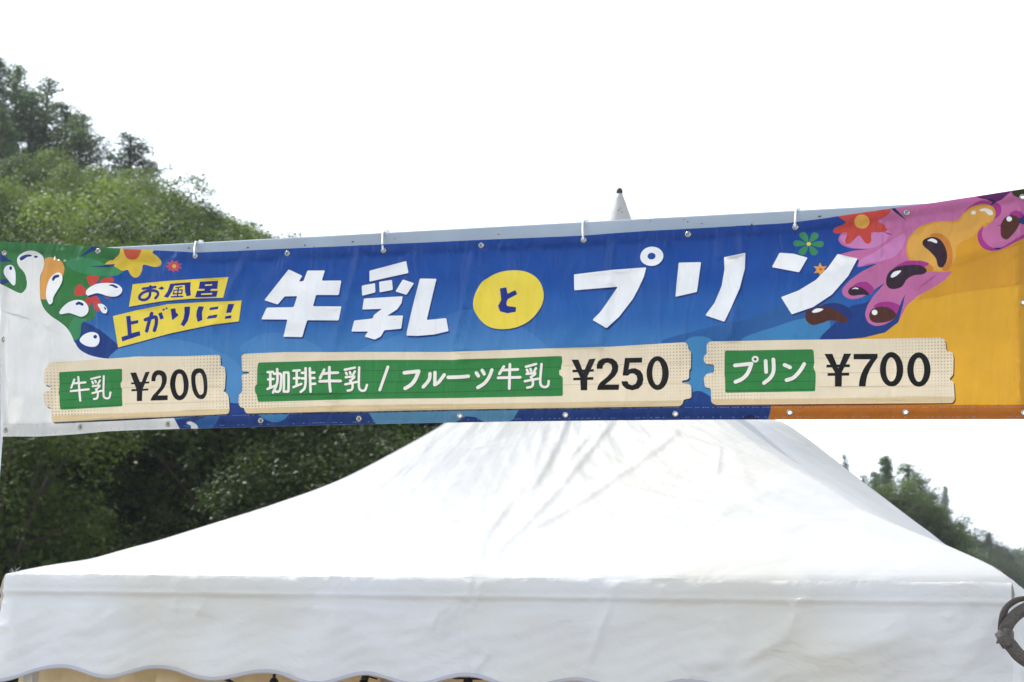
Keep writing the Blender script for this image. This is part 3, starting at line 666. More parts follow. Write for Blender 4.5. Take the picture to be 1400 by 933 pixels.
# grey webbing strap tied in a loop at the right front corner
STRAP = simple('strap_webbing', (.11, .098, .086), .75, 0, .35, 160, .6)
st = empty('tie_strap', at_depth(1372, 873, 5.02)); tag(st, 'grey-brown webbing strap knotted into a loop at the right corner of the tent', 'strap')
SI = np.array(at_depth(1372, 873, 5.02))
def sp(l): return [(at_depth(x, y, d)-SI, RT*w[0]+UP*w[1]+FW*w[2]) for x, y, d, w in l]
def smooth_pts(l, k=5):
    l = np.array([(x, y, d, *w) for x, y, d, w in l], float); outp = []
    for i in range(len(l)-1):
        p0, p1, p2, p3 = l[max(i-1, 0)], l[i], l[i+1], l[min(i+2, len(l)-1)]
        for j in range(k):
            t = j/k; outp.append(.5*((2*p1)+(-p0+p2)*t+(2*p0-5*p1+4*p2-p3)*t*t+(-p0+3*p1-3*p2+p3)*t**3))
    outp.append(l[-1]); return [(q[0], q[1], q[2], tuple(q[3:6])) for q in outp]
b = MB(); b.ribbon(sp(smooth_pts([(1371, 866, 5.0, (1, 0, .3)), (1371, 850, 4.99, (1, .1, .5)), (1374, 834, 4.99, (.8, -.3, .8)), (1384, 824, 4.99, (.3, -.8, .9)), (1398, 819, 4.99, (.1, -.6, 1)), (1420, 818, 5.0, (.1, -.5, 1)), (1440, 830, 5.05, (.6, 0, 1))])), .028, .003); b.build('strap_loop', STRAP, st)
b = MB(); b.ribbon(sp(smooth_pts([(1374, 868, 4.985, (1, .2, 0)), (1376, 858, 4.98, (.9, -.5, .1)), (1384, 846, 4.985, (.75, -.6, .2)), (1396, 836, 4.99, (.6, -.75, .2)), (1415, 828, 5.0, (.5, -.8, .3)), (1440, 832, 5.05, (.5, -.8, .3))])), .034, .003); b.build('strap_tail', STRAP, st)
b = MB(); b.ribbon(sp(smooth_pts([(1374, 874, 4.985, (.75, .65, 0)), (1384, 885, 4.985, (.7, .7, .1)), (1392, 895, 4.99, (.65, .75, .1)), (1406, 905, 5.0, (.5, .85, .1)), (1430, 915, 5.02, (.3, .9, .1))])), .034, .003); b.build('strap_tail', STRAP, st)
b = MB(); b.ribbon(sp(smooth_pts([(1366, 869, 4.985, (.3, 1, 0)), (1373, 869, 4.972, (.2, 1, 0)), (1381, 872, 4.974, (.1, 1, 0)), (1385, 876, 4.99, (0, 1, 0))])), .042, .005); b.ribbon(sp(smooth_pts([(1366, 862, 4.982, (.6, .6, 0)), (1371, 872, 4.968, (.7, .6, 0)), (1378, 883, 4.972, (.8, .5, 0))])), .030, .005); b.build('knot', STRAP, st)

# ------------------------------------------------------------------ beam and posts that carry the banner
BC = CAM+ray(700, 450)*5.22                     # a point of the banner
BN = TN.copy()                                  # banner normal, pointing away from the camera; the banner runs along TD
def bp(px, py, off=0.0):
    return on_plane(px, py, BC+BN*off, BN)
BEAM = simple('beam_paint', (.36, .42, .48), .45, .2, .12, 8, .1)
top0 = bp(267, 331.7, .035); top1 = bp(1088, 287.5, .035)
bd = top1-top0; bd /= np.linalg.norm(bd); bu = np.cross(np.cross(bd, UZ), bd); bu /= np.linalg.norm(bu)
e0 = top0-bd*.78; e1 = top1+bd*.95; bh = .085; bt = .05
bw_ = np.cross(bd, bu); bw_ = bw_ if bw_@BN > 0 else -bw_
b = MB(); b.box((e0+e1)/2-bu*bh/2+bw_*bt/2, (e1-e0)/2, bw_*bt/2, bu*bh/2)
beam = b.build('beam', BEAM, None, False, .004); tag(beam, 'long grey-painted square beam running along the top of the banner', 'beam')
b = MB()
for _ in range(26):
    u = rng.uniform(0, 1); c = e0*(1-u)+e1*u-bu*rng.uniform(.006, .036)-bw_*.0003; s = rng.uniform(.0008, .0022); b.box(c, bd*s*rng.uniform(.6, 2), bw_*.0006, bu*s)
b.build('scuff_mark', simple('scuff', (.1, .1, .1), .8), beam, False)
WPOST = simple('white_post', (.72, .74, .76), .4, .1, .08, 12)
lp = bp(-8, 620, .06); rp = e1-bd*.03+bw_*.09
for P_, lab in ((lp, 'slim white post at the left end of the banner, cut by the picture edge'), (rp, 'slim white post at the right end of the banner, outside the picture')):
    t = empty('post', (P_[0], P_[1], 0), YAW); tag(t, lab, 'post')
    zt = (e0 if P_ is lp else e1)[2]-.04
    b = MB(); b.tube([(0, 0, 0), (0, 0, zt)], .021, 16); b.build('shaft', WPOST, t)
    b = MB(); b.box((0, 0, .01), (.12, 0, 0), (0, .12, 0), (0, 0, .01)); b.build('base_plate', STEEL, t, False, .003)

# ------------------------------------------------------------------ banner: printed vinyl cut along the printed shapes
ZM = dict(A=(0, 320, 5.8333), B=(0, 440, 5.8333), C=(130, 330, 5.8333), D=(340, 340, 4.6667), E=(620, 320, 4.6667), F=(900, 320, 4.6667), G=(1080, 250, 4.0562),
          H=(40, 470, 4.6667), I=(320, 460, 4.375), J=(620, 450, 4.1176), K=(950, 440, 3.1111), L=(70, 490, 11.667), M=(170, 490, 9.3333), N=(345, 480, 9.3333),
          O=(480, 480, 9.3333), P=(620, 480, 9.3333), Q=(770, 470, 7.7778), R=(980, 470, 9.3333), S=(1120, 460, 7.0), T=(170, 370, 11.667), U=(150, 400, 11.667),
          V=(220, 370, 10.367), W=(1250, 250, 9.3333), X=(1130, 270, 9.3333), Y=(0, 325, 9.33), Z=(0, 0, 1))
def cv(k, pts):
    x0, y0, s = ZM[k]; return np.array([(x0+p[0]/s, y0+p[1]/s) for p in pts], float)
def spline(p, closed=True, k=5):
    n = len(p); o = []
    for i in range(n if closed else n-1):
        if closed: a, b_, c, d = p[i-1], p[i], p[(i+1) % n], p[(i+2) % n]
        else: a, b_, c, d = p[max(i-1, 0)], p[i], p[i+1], p[min(i+2, n-1)]
        for j in range(k):
            t = j/k; o.append(.5*((2*b_)+(-a+c)*t+(2*a-5*b_+4*c-d)*t*t+(-a+3*b_-3*c+d)*t**3))
    if not closed: o.append(p[-1])
    return np.array(o)
def rounded(p, r=1.2):
    """cut the corners of a sharp polygon softly"""
    o = []; n = len(p)
    for i in range(n):
        a, b_, c = p[i-1], p[i], p[(i+1) % n]; u = a-b_; v = c-b_; lu, lv = np.linalg.norm(u), np.linalg.norm(v); k = min(r, lu*.4, lv*.4)
        A_ = b_+u/lu*k; B_ = b_+v/lv*k; o += [A_, .25*A_+.5*b_+.25*B_, B_]
    return np.array(o)
def stroke(p, w, smooth=True):
    if smooth and len(p) > 2: p = spline(p, False, 4)
    # drop near-duplicate points
    q = [p[0]]
    for c in p[1:]:
        if np.linalg.norm(c-q[-1]) > .25: q.append(c)
    p = np.array(q); h = w/2; Lf = []; Rf = []
    for i in range(len(p)):
        t = p[min(i+1, len(p)-1)]-p[max(i-1, 0)]; t = t/np.linalg.norm(t); nn = np.array([-t[1], t[0]]); Lf.append(p[i]+nn*h); Rf.append(p[i]-nn*h)
    t1 = p[-1]-p[-2]; t1 /= np.linalg.norm(t1); t0 = p[0]-p[1]; t0 /= np.linalg.norm(t0)
    def cap(c, t): 
        nn = np.array([-t[1], t[0]]); return [c+h*(math.cos(a)*nn+math.sin(a)*t) for a in np.linspace(0, math.pi, 6)[1:-1]]
    return np.array(Lf+cap(p[-1], t1)+Rf[::-1]+cap(p[0], t0))
def ell(k, cx, cy, rx, ry, n=26):
    return cv(k, [(cx+rx*math.cos(a), cy+ry*math.sin(a)) for a in np.arange(n)*2*math.pi/n])
SH = []                                          # painter's list: (polygon, material, part)
PARTS = {'cloth': ('cloth', None, None)}
def part(key, name, parent=None, label=None): PARTS[key] = (name, parent, label)
def S_(poly, mat, part_='cloth'): SH.append((np.asarray(poly), mat, part_))
def sm(k, pts, mat, part_='cloth'): S_(spline(cv(k, pts)), mat, part_)
def hd_(k, pts, mat, part_='cloth', r=0): 
    p = cv(k, pts); S_(rounded(p, r) if r else p, mat, part_)

# blue field: paler sweeps and darker waves
sm('Z', [(486, 486), (545, 457), (612, 430), (660, 424), (712, 446), (748, 474), (752, 490), (620, 500)], 'blue_pale')
sm('Z', [(905, 470), (960, 452), (1018, 440), (1070, 418), (1125, 404), (1160, 420), (1140, 450), (1120, 475), (1010, 480)], 'blue_mid')
sm('Z', [(1015, 466), (1060, 448), (1100, 436), (1135, 440), (1120, 470), (1060, 480)], 'sky_blue')
sm('G', [(170, 880), (255, 775), (330, 690), (440, 655), (530, 545), (640, 560), (655, 625), (600, 790), (540, 830), (470, 860), (400, 885)], 'navy')
sm('Z', [(95, 470), (104, 432), (118, 441), (138, 452), (160, 470), (185, 492), (140, 500), (110, 490)], 'navy')
sm('Z', [(150, 496), (175, 470), (215, 462), (260, 468), (300, 482), (330, 505), (330, 560), (300, 555), (230, 500)], 'blue_pale')
sm('Z', [(330, 480), (345, 462), (372, 455), (410, 462), (440, 480), (400, 490)], 'blue_pale')
sm('Z', [(936, 470), (965, 462), (985, 480), (980, 520), (960, 556), (940, 556), (935, 520)], 'sky_blue')
sm('Z', [(940, 545), (955, 535), (975, 545), (990, 560), (950, 566)], 'navy')
hd_('Z', [(236, 575), (290, 566), (304, 556), (316, 551), (328, 552), (342, 566), (500, 561), (950, 549), (1062, 548), (1040, 592), (236, 600)], 'navy')
sm('N', [(60, 780), (480, 770), (455, 820), (400, 880), (310, 910), (220, 900), (130, 850)], 'sky_blue')
hd_('Z', [(498, 556), (520, 590), (606, 590), (622, 577), (636, 569), (648, 570), (664, 578), (690, 581), (702, 572), (714, 552)], 'steel')
hd_('Z', [(250, 583), (300, 563), (305, 560), (290, 590)], 'blue_mid')
sm('Z', [(1000, 588), (1014, 572), (1030, 568), (1040, 580), (1034, 592)], 'navy_deep')
# left: green leaf field
part('leaf_field', 'leaf_print', None, 'green leaf shape printed behind the milk splash')
hd_('A', [(-30, 40), (960, 95), (965, 130), (940, 180), (870, 235), (900, 250), (980, 290), (1000, 300), (950, 335), (860, 350), (790, 400), (745, 480), (720, 540), (760, 600), (775, 650), (755, 690), (700, 700), (620, 660), (645, 720), (655, 770), (640, 830), (600, 860), (300, 700), (-30, 600)], 'green', 'leaf_field', 3)
sm('A', [(560, 230), (700, 200), (880, 250), (990, 295), (930, 335), (800, 340), (700, 330), (600, 290)], 'leaf', 'leaf_field')
sm('A', [(610, 655), (650, 640), (700, 690), (660, 720), (655, 780), (640, 830), (600, 850), (560, 760)], 'leaf', 'leaf_field')
hd_('A', [(740, 274), (840, 256), (942, 236), (925, 264), (880, 270)], 'navy'); hd_('A', [(660, 198), (700, 158), (748, 100), (812, 104), (765, 142), (700, 178)], 'navy')
hd_('A', [(10, 145), (50, 185), (115, 228), (8, 226)], 'navy'); hd_('A', [(-10, 368), (60, 366), (88, 385), (50, 404), (-10, 408)], 'navy')
part('cheek', 'splash_print', None, 'orange lobe beside the milk splash')
hd_('Y', [(600, 275), (700, 268), (780, 286), (850, 330), (886, 400), (872, 470), (835, 545), (780, 620), (730, 700), (690, 780), (600, 797), (543, 800), (533, 700), (538, 560), (560, 460), (590, 370)], 'orange', 'cheek', 3)
part('milk', 'splash_print', None, 'white milk splash filling the left end')
milk = np.concatenate([spline(cv('A', [(-40, 380), (60, 425), (150, 470), (190, 475), (220, 440), (228, 400), (222, 350), (205, 310), (165, 265), (148, 215), (165, 175), (210, 148), (270, 140), (320, 155), (360, 190), (372, 240), (360, 290), (340, 340), (332, 420), (334, 500), (345, 560), (370, 610), (420, 660), (480, 700), (540, 750), (580, 810), (600, 860)]), False),
    spline(cv('B', [(612, 175), (640, 220), (700, 260), (780, 285), (870, 297), (950, 296), (1060, 283), (1150, 280), (1200, 286), (1260, 290)]), False), np.array([(232, 560), (237.5, 570), (249, 592), (249, 610), (-10, 610)])])
S_(milk, 'milk', 'milk')
def milk_drop(i, k, pts, marks):
    key = 'drop%d' % i; part(key, 'milk_drop'); p = spline(cv(k, pts)); S_(p+np.array([1.6, 2.4]), 'green_deep' if i in (2, 4) else ('green' if i < 2 else 'shade')); S_(p, 'white', key)
    for m in marks: S_(m, 'shade', key)
sm('Y', [(275, 290), (275, 265), (320, 235), (380, 225), (425, 232), (425, 250), (370, 258), (320, 290), (290, 300)], 'navy', 'milk'); S_(ell('Y', 482, 255, 24, 15, 12), 'shade', 'milk')
sm('M', [(795, 825), (830, 808), (880, 820), (930, 860), (945, 930), (860, 930), (850, 860), (815, 845)], 'milk')
part('redflower', 'flower_print', None, 'red flower behind the milk drops')
for q in ([(720, 360), (760, 340), (805, 350), (800, 380), (765, 440), (740, 420)], [(815, 390), (870, 350), (915, 360), (905, 390), (850, 405)], [(610, 460), (630, 420), (670, 415), (712, 460), (700, 490), (620, 500)], [(690, 545), (738, 485), (742, 540), (715, 580)], [(752, 480), (790, 510), (822, 570), (800, 622), (760, 600), (745, 530)], [(830, 490), (880, 505), (870, 520), (840, 505)]):
    sm('A', q, 'red', 'redflower')
milk_drop(1, 'Y', [(150, 355), (195, 385), (215, 450), (217, 540), (210, 600), (190, 618), (160, 595), (120, 540), (75, 480), (65, 430), (90, 380)], [ell('Y', 155, 398, 17, 25, 12)])
milk_drop(2, 'Y', [(835, 485), (845, 520), (830, 570), (790, 630), (740, 700), (700, 770), (690, 830), (665, 858), (640, 850), (610, 780), (608, 700), (625, 620), (660, 550), (710, 500), (770, 470), (810, 468)], [spline(cv('Y', [(700, 560), (705, 530), (740, 500), (800, 495), (800, 520), (750, 535), (715, 565)]))])
milk_drop(3, 'A', [(705, 470), (730, 440), (790, 410), (860, 397), (930, 400), (975, 435), (970, 475), (930, 500), (870, 500), (800, 480), (750, 490), (715, 498)], [spline(cv('A', [(875, 414), (905, 405), (945, 425), (930, 434), (900, 420)]))])
milk_drop(4, 'A', [(485, 630), (510, 590), (560, 550), (620, 532), (680, 540), (715, 590), (705, 640), (660, 665), (610, 650), (560, 635), (500, 645)], [spline(cv('A', [(615, 560), (640, 545), (675, 560), (670, 578), (645, 568), (620, 572)]))])
milk_drop(5, 'A', [(790, 565), (830, 565), (860, 600), (855, 635), (825, 632), (805, 600)], [spline(cv('A', [(838, 585), (852, 595), (850, 612), (842, 600)]))])
milk_drop(6, 'A', [(645, 845), (680, 805), (740, 785), (790, 805), (800, 860), (770, 900), (710, 900), (660, 875)], [ell('A', 767, 823, 15, 15, 12)])
part('yflower', 'flower_print', None, 'large yellow flower cut by the top hem')
hd_('C', [(205, 50), (495, 60), (455, 92), (500, 120), (540, 165), (530, 200), (480, 210), (385, 185), (380, 240), (355, 285), (320, 297), (285, 270), (270, 225), (230, 245), (165, 205), (175, 188), (80, 194), (150, 150), (200, 100)], 'petal', 'yflower', 3)
sm('C', [(232, 50), (300, 40), (368, 52), (368, 95), (345, 135), (305, 150), (265, 140), (240, 105)], 'centre', 'yflower')
part('pflower', 'flower_print', None, 'small pink flower')
hd_('C', [(648+(70 if i % 2 == 0 else 40)*math.cos(i*math.pi/9+.3), 208+(52 if i % 2 == 0 else 32)*math.sin(i*math.pi/9+.3)) for i in range(18)], 'red_pink', 'pflower', 1)
S_(ell('C', 650, 208, 17, 15, 10), 'petal', 'pflower')
# yellow tags
part('tag1', 'tag_print', None, 'upper yellow tag with blue lettering'); part('tag2', 'tag_print', None, 'lower yellow tag with blue lettering')
t1 = cv('C', [(305, 345), (560, 325), (800, 310), (1062, 285), (1030, 455), (800, 462), (560, 485), (420, 500), (275, 525)])
t2 = cv('C', [(148, 600), (330, 555), (600, 510), (900, 485), (1175, 475), (1148, 640), (900, 675), (600, 740), (380, 800), (190, 850)])
S_(t1+np.array([.8, 1.8]), 'shade'); S_(t1, 'yellow', 'tag1'); S_(t2+np.array([.8, 1.8]), 'shade'); S_(t2, 'yellow', 'tag2')
def chars(i, parent, items, name='character', mat='tag_ink', base='yellow'):
    key = 'ch%s' % i; part(key, name, parent)
    for it in items:
        if it[0] == 's': S_(stroke(cv(it[1], it[2]), it[3]/ZM[it[1]][2], len(it) < 5), mat, key)
        elif it[0] == 'p': hd_(it[1], it[2], mat, key, .35)
        elif it[0] == 'h': hd_(it[1], it[2], base, parent)
chars('o', 'tag1', [('s', 'T', [(308, 297), (512, 272)], 44), ('s', 'T', [(432, 262), (430, 340), (415, 425), (350, 472), (275, 468), (252, 430), (290, 375), (380, 335), (480, 328), (552, 355), (560, 405), (520, 450)], 46), ('p', 'T', [(560, 295), (625, 265), (670, 298), (620, 325)])])
chars('fu', 'tag1', [('p', 'T', [(765, 228), (1095, 203), (1085, 300), (1090, 410), (1030, 430), (1008, 360), (1005, 250), (835, 262), (800, 350), (735, 452), (660, 435), (725, 350)]), ('p', 'T', [(855, 285), (970, 266), (965, 290), (850, 305)]),
                     ('s', 'T', [(830, 335), (968, 328)], 20, 0), ('s', 'T', [(835, 335), (822, 395)], 22, 0), ('s', 'T', [(965, 328), (955, 390)], 22, 0), ('s', 'T', [(822, 392), (958, 385)], 22, 0), ('s', 'T', [(905, 290), (890, 430)], 24, 0), ('s', 'T', [(790, 438), (970, 430)], 26, 0)])
chars('ro', 'tag1', [('p', 'V', [(570, 165), (810, 145), (800, 262), (715, 265), (700, 290), (808, 288), (790, 375), (500, 390), (530, 295), (620, 290), (630, 265), (550, 270)]), ('h', 'V', [(635, 203), (730, 195), (725, 215), (630, 222)]), ('h', 'V', [(585, 332), (730, 320), (725, 342), (580, 352)])])
chars('ue', 'tag2', [('p', 'U', [(270, 385), (340, 375), (350, 465), (465, 445), (467, 495), (355, 520), (360, 655), (490, 622), (503, 690), (210, 788), (198, 715), (300, 685), (285, 520)])])
chars('ga', 'tag2', [('s', 'U', [(578, 440), (690, 405), (745, 400), (760, 440), (755, 520), (728, 612)], 58), ('s', 'U', [(682, 340), (640, 470), (602, 620)], 58, 0), ('p', 'U', [(788, 345), (848, 320), (880, 420), (825, 442)]), ('p', 'U', [(865, 280), (900, 265), (910, 292), (872, 305)]), ('p', 'U', [(918, 260), (950, 250), (958, 272), (926, 285)])])
chars('ri', 'tag2', [('p', 'V', [(168, 558), (240, 550), (242, 610), (262, 622), (272, 645), (175, 715)]), ('p', 'V', [(362, 528), (435, 520), (425, 620), (390, 720), (335, 800), (290, 770), (335, 690), (358, 610)])])
chars('ni', 'tag2', [('p', 'V', [(545, 512), (615, 515), (590, 600), (594, 705), (530, 735), (510, 650), (520, 580)]), ('p', 'V', [(700, 528), (830, 515), (825, 555), (690, 568)]), ('p', 'V', [(680, 645), (825, 632), (810, 680), (652, 692)])])
chars('ex', 'tag2', [('p', 'V', [(965, 480), (1048, 478), (1000, 600), (930, 605)]), ('p', 'V', [(920, 650), (1005, 635), (998, 680), (908, 690)])])
# right: pink and custard splash
part('pinksplash', 'splash_print', None, 'pink splash with rounded fingers'); part('custard', 'splash_print', None, 'orange custard field at the right end')
hd_('Z', [(1046, 600), (1058, 553), (1100, 500), (1150, 465), (1181, 462), (1210, 455), (1228, 441), (1235, 425), (1250, 400), (1290, 370), (1400, 330), (1440, 330), (1440, 600)], 'custard', 'custard')
pk_ = [(330, 180), (560, 130), (1330, -5), (1380, -5), (1380, 330), (1000, 560), (860, 545), (800, 585), (720, 625), (650, 680), (600, 778), (625, 690), (640, 622), (600, 735), (560, 770), (520, 790), (470, 797), (430, 775), (415, 730), (430, 680), (470, 620), (530, 555), (440, 612), (400, 638), (340, 650), (297, 630), (288, 595), (330, 545), (400, 495), (492, 448), (370, 474), (390, 430), (270, 405), (350, 380), (440, 371), (340, 367), (290, 350), (268, 320), (280, 290), (310, 270)]
S_(rounded(cv('G', pk_), 4), 'pink', 'pinksplash')
sm('G', [(280, 310), (330, 290), (430, 300), (500, 260), (560, 280), (520, 340), (440, 366), (340, 360)], 'pink_pale', 'pinksplash')
sm('G', [(395, 430), (470, 390), (560, 330), (640, 290), (620, 380), (540, 430), (440, 452), (385, 466)], 'pink_pale', 'pinksplash')
sm('W', [(640, 400), (740, 280), (860, 225), (980, 235), (1080, 270), (1112, 330), (1095, 400), (1045, 450), (900, 500)], 'magenta', 'pinksplash')
cu = cv('G', [(645, 380), (660, 310), (720, 250), (790, 220), (860, 213), (930, 215), (960, 170), (1010, 130), (1080, 115), (1130, 130), (1145, 175), (1125, 215), (1080, 245), (1050, 275), (1043, 310), (1060, 350), (1100, 375), (1150, 378), (1200, 358), (1298, 300), (1380, 260), (1380, 545), (1000, 600), (700, 655), (730, 625), (800, 585), (870, 535), (905, 488), (850, 500), (780, 500), (700, 470), (660, 430)])
S_(rounded(cu, 5), 'custard_deep', 'custard')
sm('G', [(655, 370), (680, 300), (740, 250), (840, 222), (930, 225), (980, 165), (1060, 130), (1120, 140), (1125, 200), (1060, 240), (1020, 300), (930, 350), (915, 430), (850, 490), (760, 485), (690, 450)], 'custard_pale', 'custard')
sm('G', [(780, 300), (830, 285), (880, 320), (902, 380), (900, 450), (870, 492), (845, 475), (870, 390)], 'custard_shade', 'custard')
sm('G', [(640, 450), (700, 440), (770, 455), (800, 480), (785, 500), (760, 500), (700, 470)], 'custard_shade', 'custard')
sm('W', [(885, 560), (820, 640), (812, 720), (850, 810), (930, 860), (1020, 867), (1100, 845), (1260, 770), (1500, 640), (1500, 600), (1300, 710), (1120, 815), (1040, 832), (960, 810), (890, 740), (865, 660)], 'magenta', 'pinksplash')
hd_('W', [(780, 182), (1250, 85), (1240, 110), (1160, 170), (1110, 220), (1040, 245), (960, 215), (870, 205)], 'purple', 'pinksplash', 3)
hd_('W', [(900, 205), (980, 205), (1060, 240), (1030, 250), (985, 287), (968, 278), (1000, 245)], 'navy_deep'); hd_('W', [(1235, 125), (1280, 60), (1500, 40), (1500, 190), (1330, 192), (1270, 160)], 'olive', 'pinksplash', 2)
hd_('W', [(1325, 440), (1400, 405), (1500, 380), (1500, 530), (1400, 530), (1340, 510)], 'navy'); hd_('W', [(1000, 830), (1110, 822), (1090, 845), (1050, 846)], 'navy_deep'); hd_('W', [(1030, 552), (1100, 534), (1110, 542)], 'purple')
sm('W', [(1210, 395), (1280, 355), (1340, 362), (1390, 395), (1380, 430), (1340, 445), (1250, 425)], 'magenta', 'pinksplash')
sm('G', [(580, 475), (640, 440), (720, 438), (775, 455), (740, 475), (660, 462)], 'magenta', 'pinksplash'); sm('G', [(350, 580), (380, 556), (425, 552), (460, 580), (463, 605), (440, 620), (400, 590)], 'magenta', 'pinksplash'); sm('G', [(465, 690), (500, 665), (560, 662), (615, 685), (622, 705), (595, 735), (540, 700)], 'magenta', 'pinksplash')
hd_('G', [(640, 622), (628, 680), (600, 778), (575, 770), (592, 730), (620, 660)], 'navy')
sm('G', [(180, 684), (250, 668), (320, 690), (345, 725), (325, 765), (240, 705)], 'shade')
def sauce(i, k, pts, hl, dark):
    key = 'bean%d' % i; part(key, 'caramel_drop'); sm(k, pts, 'caramel_dark' if dark else 'caramel', key)
    S_(spline(cv(k, hl)) if isinstance(hl, list) else hl, 'white', key)
sauce(1, 'W', [(1100, 600), (1105, 530), (1150, 450), (1230, 412), (1310, 430), (1345, 490), (1320, 570), (1260, 650), (1190, 715), (1140, 712), (1105, 670)], ell('W', 1210, 460, 36, 33, 14), False)
sauce(2, 'G', [(740, 350), (745, 320), (790, 305), (840, 325), (870, 380), (872, 430), (850, 472), (825, 468), (812, 425), (780, 388)], [(765, 325), (790, 314), (818, 328), (815, 342), (785, 330)], True)
sauce(3, 'G', [(535, 540), (550, 500), (600, 468), (680, 460), (740, 470), (763, 495), (740, 515), (690, 520), (650, 540), (620, 580), (570, 592), (540, 575)], [(560, 522), (578, 497), (618, 490), (600, 512), (572, 528)], True)
sauce(4, 'G', [(325, 600), (345, 580), (390, 580), (430, 605), (437, 625), (400, 622), (350, 628), (328, 618)], [(345, 592), (362, 583), (380, 587), (378, 592), (362, 590)], True)
sauce(5, 'G', [(88, 730), (110, 700), (170, 687), (240, 700), (300, 735), (318, 765), (300, 780), (230, 765), (180, 780), (130, 792), (95, 770)], [(125, 717), (150, 700), (187, 703), (165, 718), (135, 724)], False)
sauce(6, 'G', [(440, 735), (460, 700), (510, 688), (560, 700), (590, 735), (560, 765), (500, 778), (455, 770)], ell('G', 470, 720, 16, 15, 14), False)
sm('W', [(835, 345), (900, 325), (970, 345), (1005, 385), (985, 415), (940, 405), (900, 365), (850, 365)], 'text', 'custard'); S_(ell('W', 757, 383, 31, 27, 12), 'text', 'custard')
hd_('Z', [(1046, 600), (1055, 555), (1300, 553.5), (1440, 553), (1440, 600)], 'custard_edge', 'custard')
part('rflower', 'flower_print', None, 'red flower with orange centre at the upper right')
hd_('X', [(135, 235), (830, 120), (820, 190), (780, 230), (655, 315), (740, 365), (785, 415), (760, 450), (680, 460), (570, 440), (578, 560), (545, 602), (500, 592), (460, 540), (425, 480), (370, 530), (300, 602), (250, 602), (240, 560), (275, 445), (200, 465), (110, 468), (82, 440), (110, 400), (265, 330), (170, 265)], 'red', 'rflower', 3)
S_(ell('X', 455, 315, 98, 90, 20), 'custard_pale', 'rflower')
hd_('X', [(800, 130), (875, 120), (880, 145), (1030, 305), (950, 250), (880, 195)], 'navy_deep'); hd_('X', [(740, 455), (790, 460), (860, 488), (800, 480)], 'purple')
part('gflower', 'flower_print', None, 'small green flower with six petals')
for i in range(6):
    a = i*math.pi/3+.02; c, s_ = math.cos(a), math.sin(a)
    sm('F', [(963+c*u-s_*v, 68+(s_*u+c*v)*.86) for u, v in ((12, 0), (50, 20), (85, 22), (97, 0), (85, -22), (50, -20))], 'leaf', 'gflower')
S_(ell('F', 963, 68, 14, 13, 10), 'yellow', 'gflower')
part('star', 'flower_print', None, 'tiny orange star flower')
hd_('F', [(1040+(48 if i % 2 == 0 else 23)*math.cos(i*math.pi/6+.5), 235+(44 if i % 2 == 0 else 22)*math.sin(i*math.pi/6+.5)) for i in range(12)], 'orange', 'star'); S_(ell('F', 1043, 233, 10, 9, 8), 'centre', 'star')
# headline
HEAD = {'head1': [('D', [(265, 138), (350, 178), (330, 215), (358, 212), (378, 142), (487, 140), (470, 207), (592, 205), (575, 297), (438, 300), (418, 372), (594, 370), (578, 460), (380, 460), (340, 565), (220, 563), (255, 457), (80, 452), (118, 378), (295, 378), (318, 308), (235, 308), (190, 360), (100, 330)])],
 'head2': [('D', q) for q in ([(767, 140), (1010, 82), (1027, 160), (768, 210)], [(718, 235), (805, 220), (808, 280), (722, 300)], [(832, 212), (918, 202), (922, 265), (835, 280)], [(988, 200), (1062, 225), (1010, 298), (938, 275)],
   [(733, 318), (985, 306), (978, 350), (950, 390), (885, 430), (990, 430), (975, 512), (862, 520), (840, 560), (800, 580), (735, 560), (758, 528), (652, 528), (670, 458), (790, 445), (795, 425), (850, 385), (722, 388)],
   [(1100, 196), (1203, 196), (1180, 300), (1140, 458), (1258, 443), (1272, 525), (1180, 548), (1080, 558), (1005, 555), (1050, 380)])],
 'head3': [('E', [(768, 258), (1000, 236), (1240, 222), (1225, 280), (1190, 350), (1150, 420), (1060, 530), (980, 605), (888, 550), (940, 500), (990, 440), (1052, 340), (770, 360)])],
 'head4': [('F', [(138, 190), (275, 182), (258, 380), (120, 410)]), ('F', [(425, 153), (565, 130), (560, 230), (530, 360), (480, 480), (432, 570), (310, 528), (370, 450), (410, 340), (425, 230)])],
 'head5': [('F', [(780, 128), (870, 135), (960, 160), (905, 252), (730, 218)]), ('F', [(1150, 135), (1275, 160), (1215, 270), (1110, 390), (990, 470), (855, 517), (787, 408), (900, 365), (1010, 300), (1090, 220)])]}
for key, polys in HEAD.items():
    part(key, 'headline_character')
    for k, q in polys: S_(rounded(cv(k, q), 1.4)+np.array([1.5, 2.4]), 'shade')
ringo = ell('E', 1273, 150, 75, 63, 28); S_(ringo+np.array([1.5, 2.4]), 'shade')
for key, polys in HEAD.items():
    for k, q in polys: S_(rounded(cv(k, q), 1.4), 'white', key)
S_(ringo, 'white', 'head3'); S_(ell('E', 1273, 150, 26, 22, 16), 'blue')
part('disc', 'disc_print', None, 'yellow oval disc in the headline')
dk = spline(cv('E', [(130, 455), (145, 380), (200, 300), (280, 250), (380, 235), (480, 250), (550, 300), (582, 380), (570, 460), (510, 540), (420, 592), (310, 608), (220, 590), (155, 530)]))
S_(dk+np.array([1.2, 2]), 'shade'); S_(dk, 'yellow', 'disc')
part('to', 'character', 'disc'); hd_('E', [(300, 350), (342, 344), (350, 385), (400, 362), (413, 388), (350, 420), (340, 445), (345, 462), (404, 470), (400, 500), (345, 508), (298, 495), (286, 460), (308, 425)], 'tag_ink', 'to', 1)
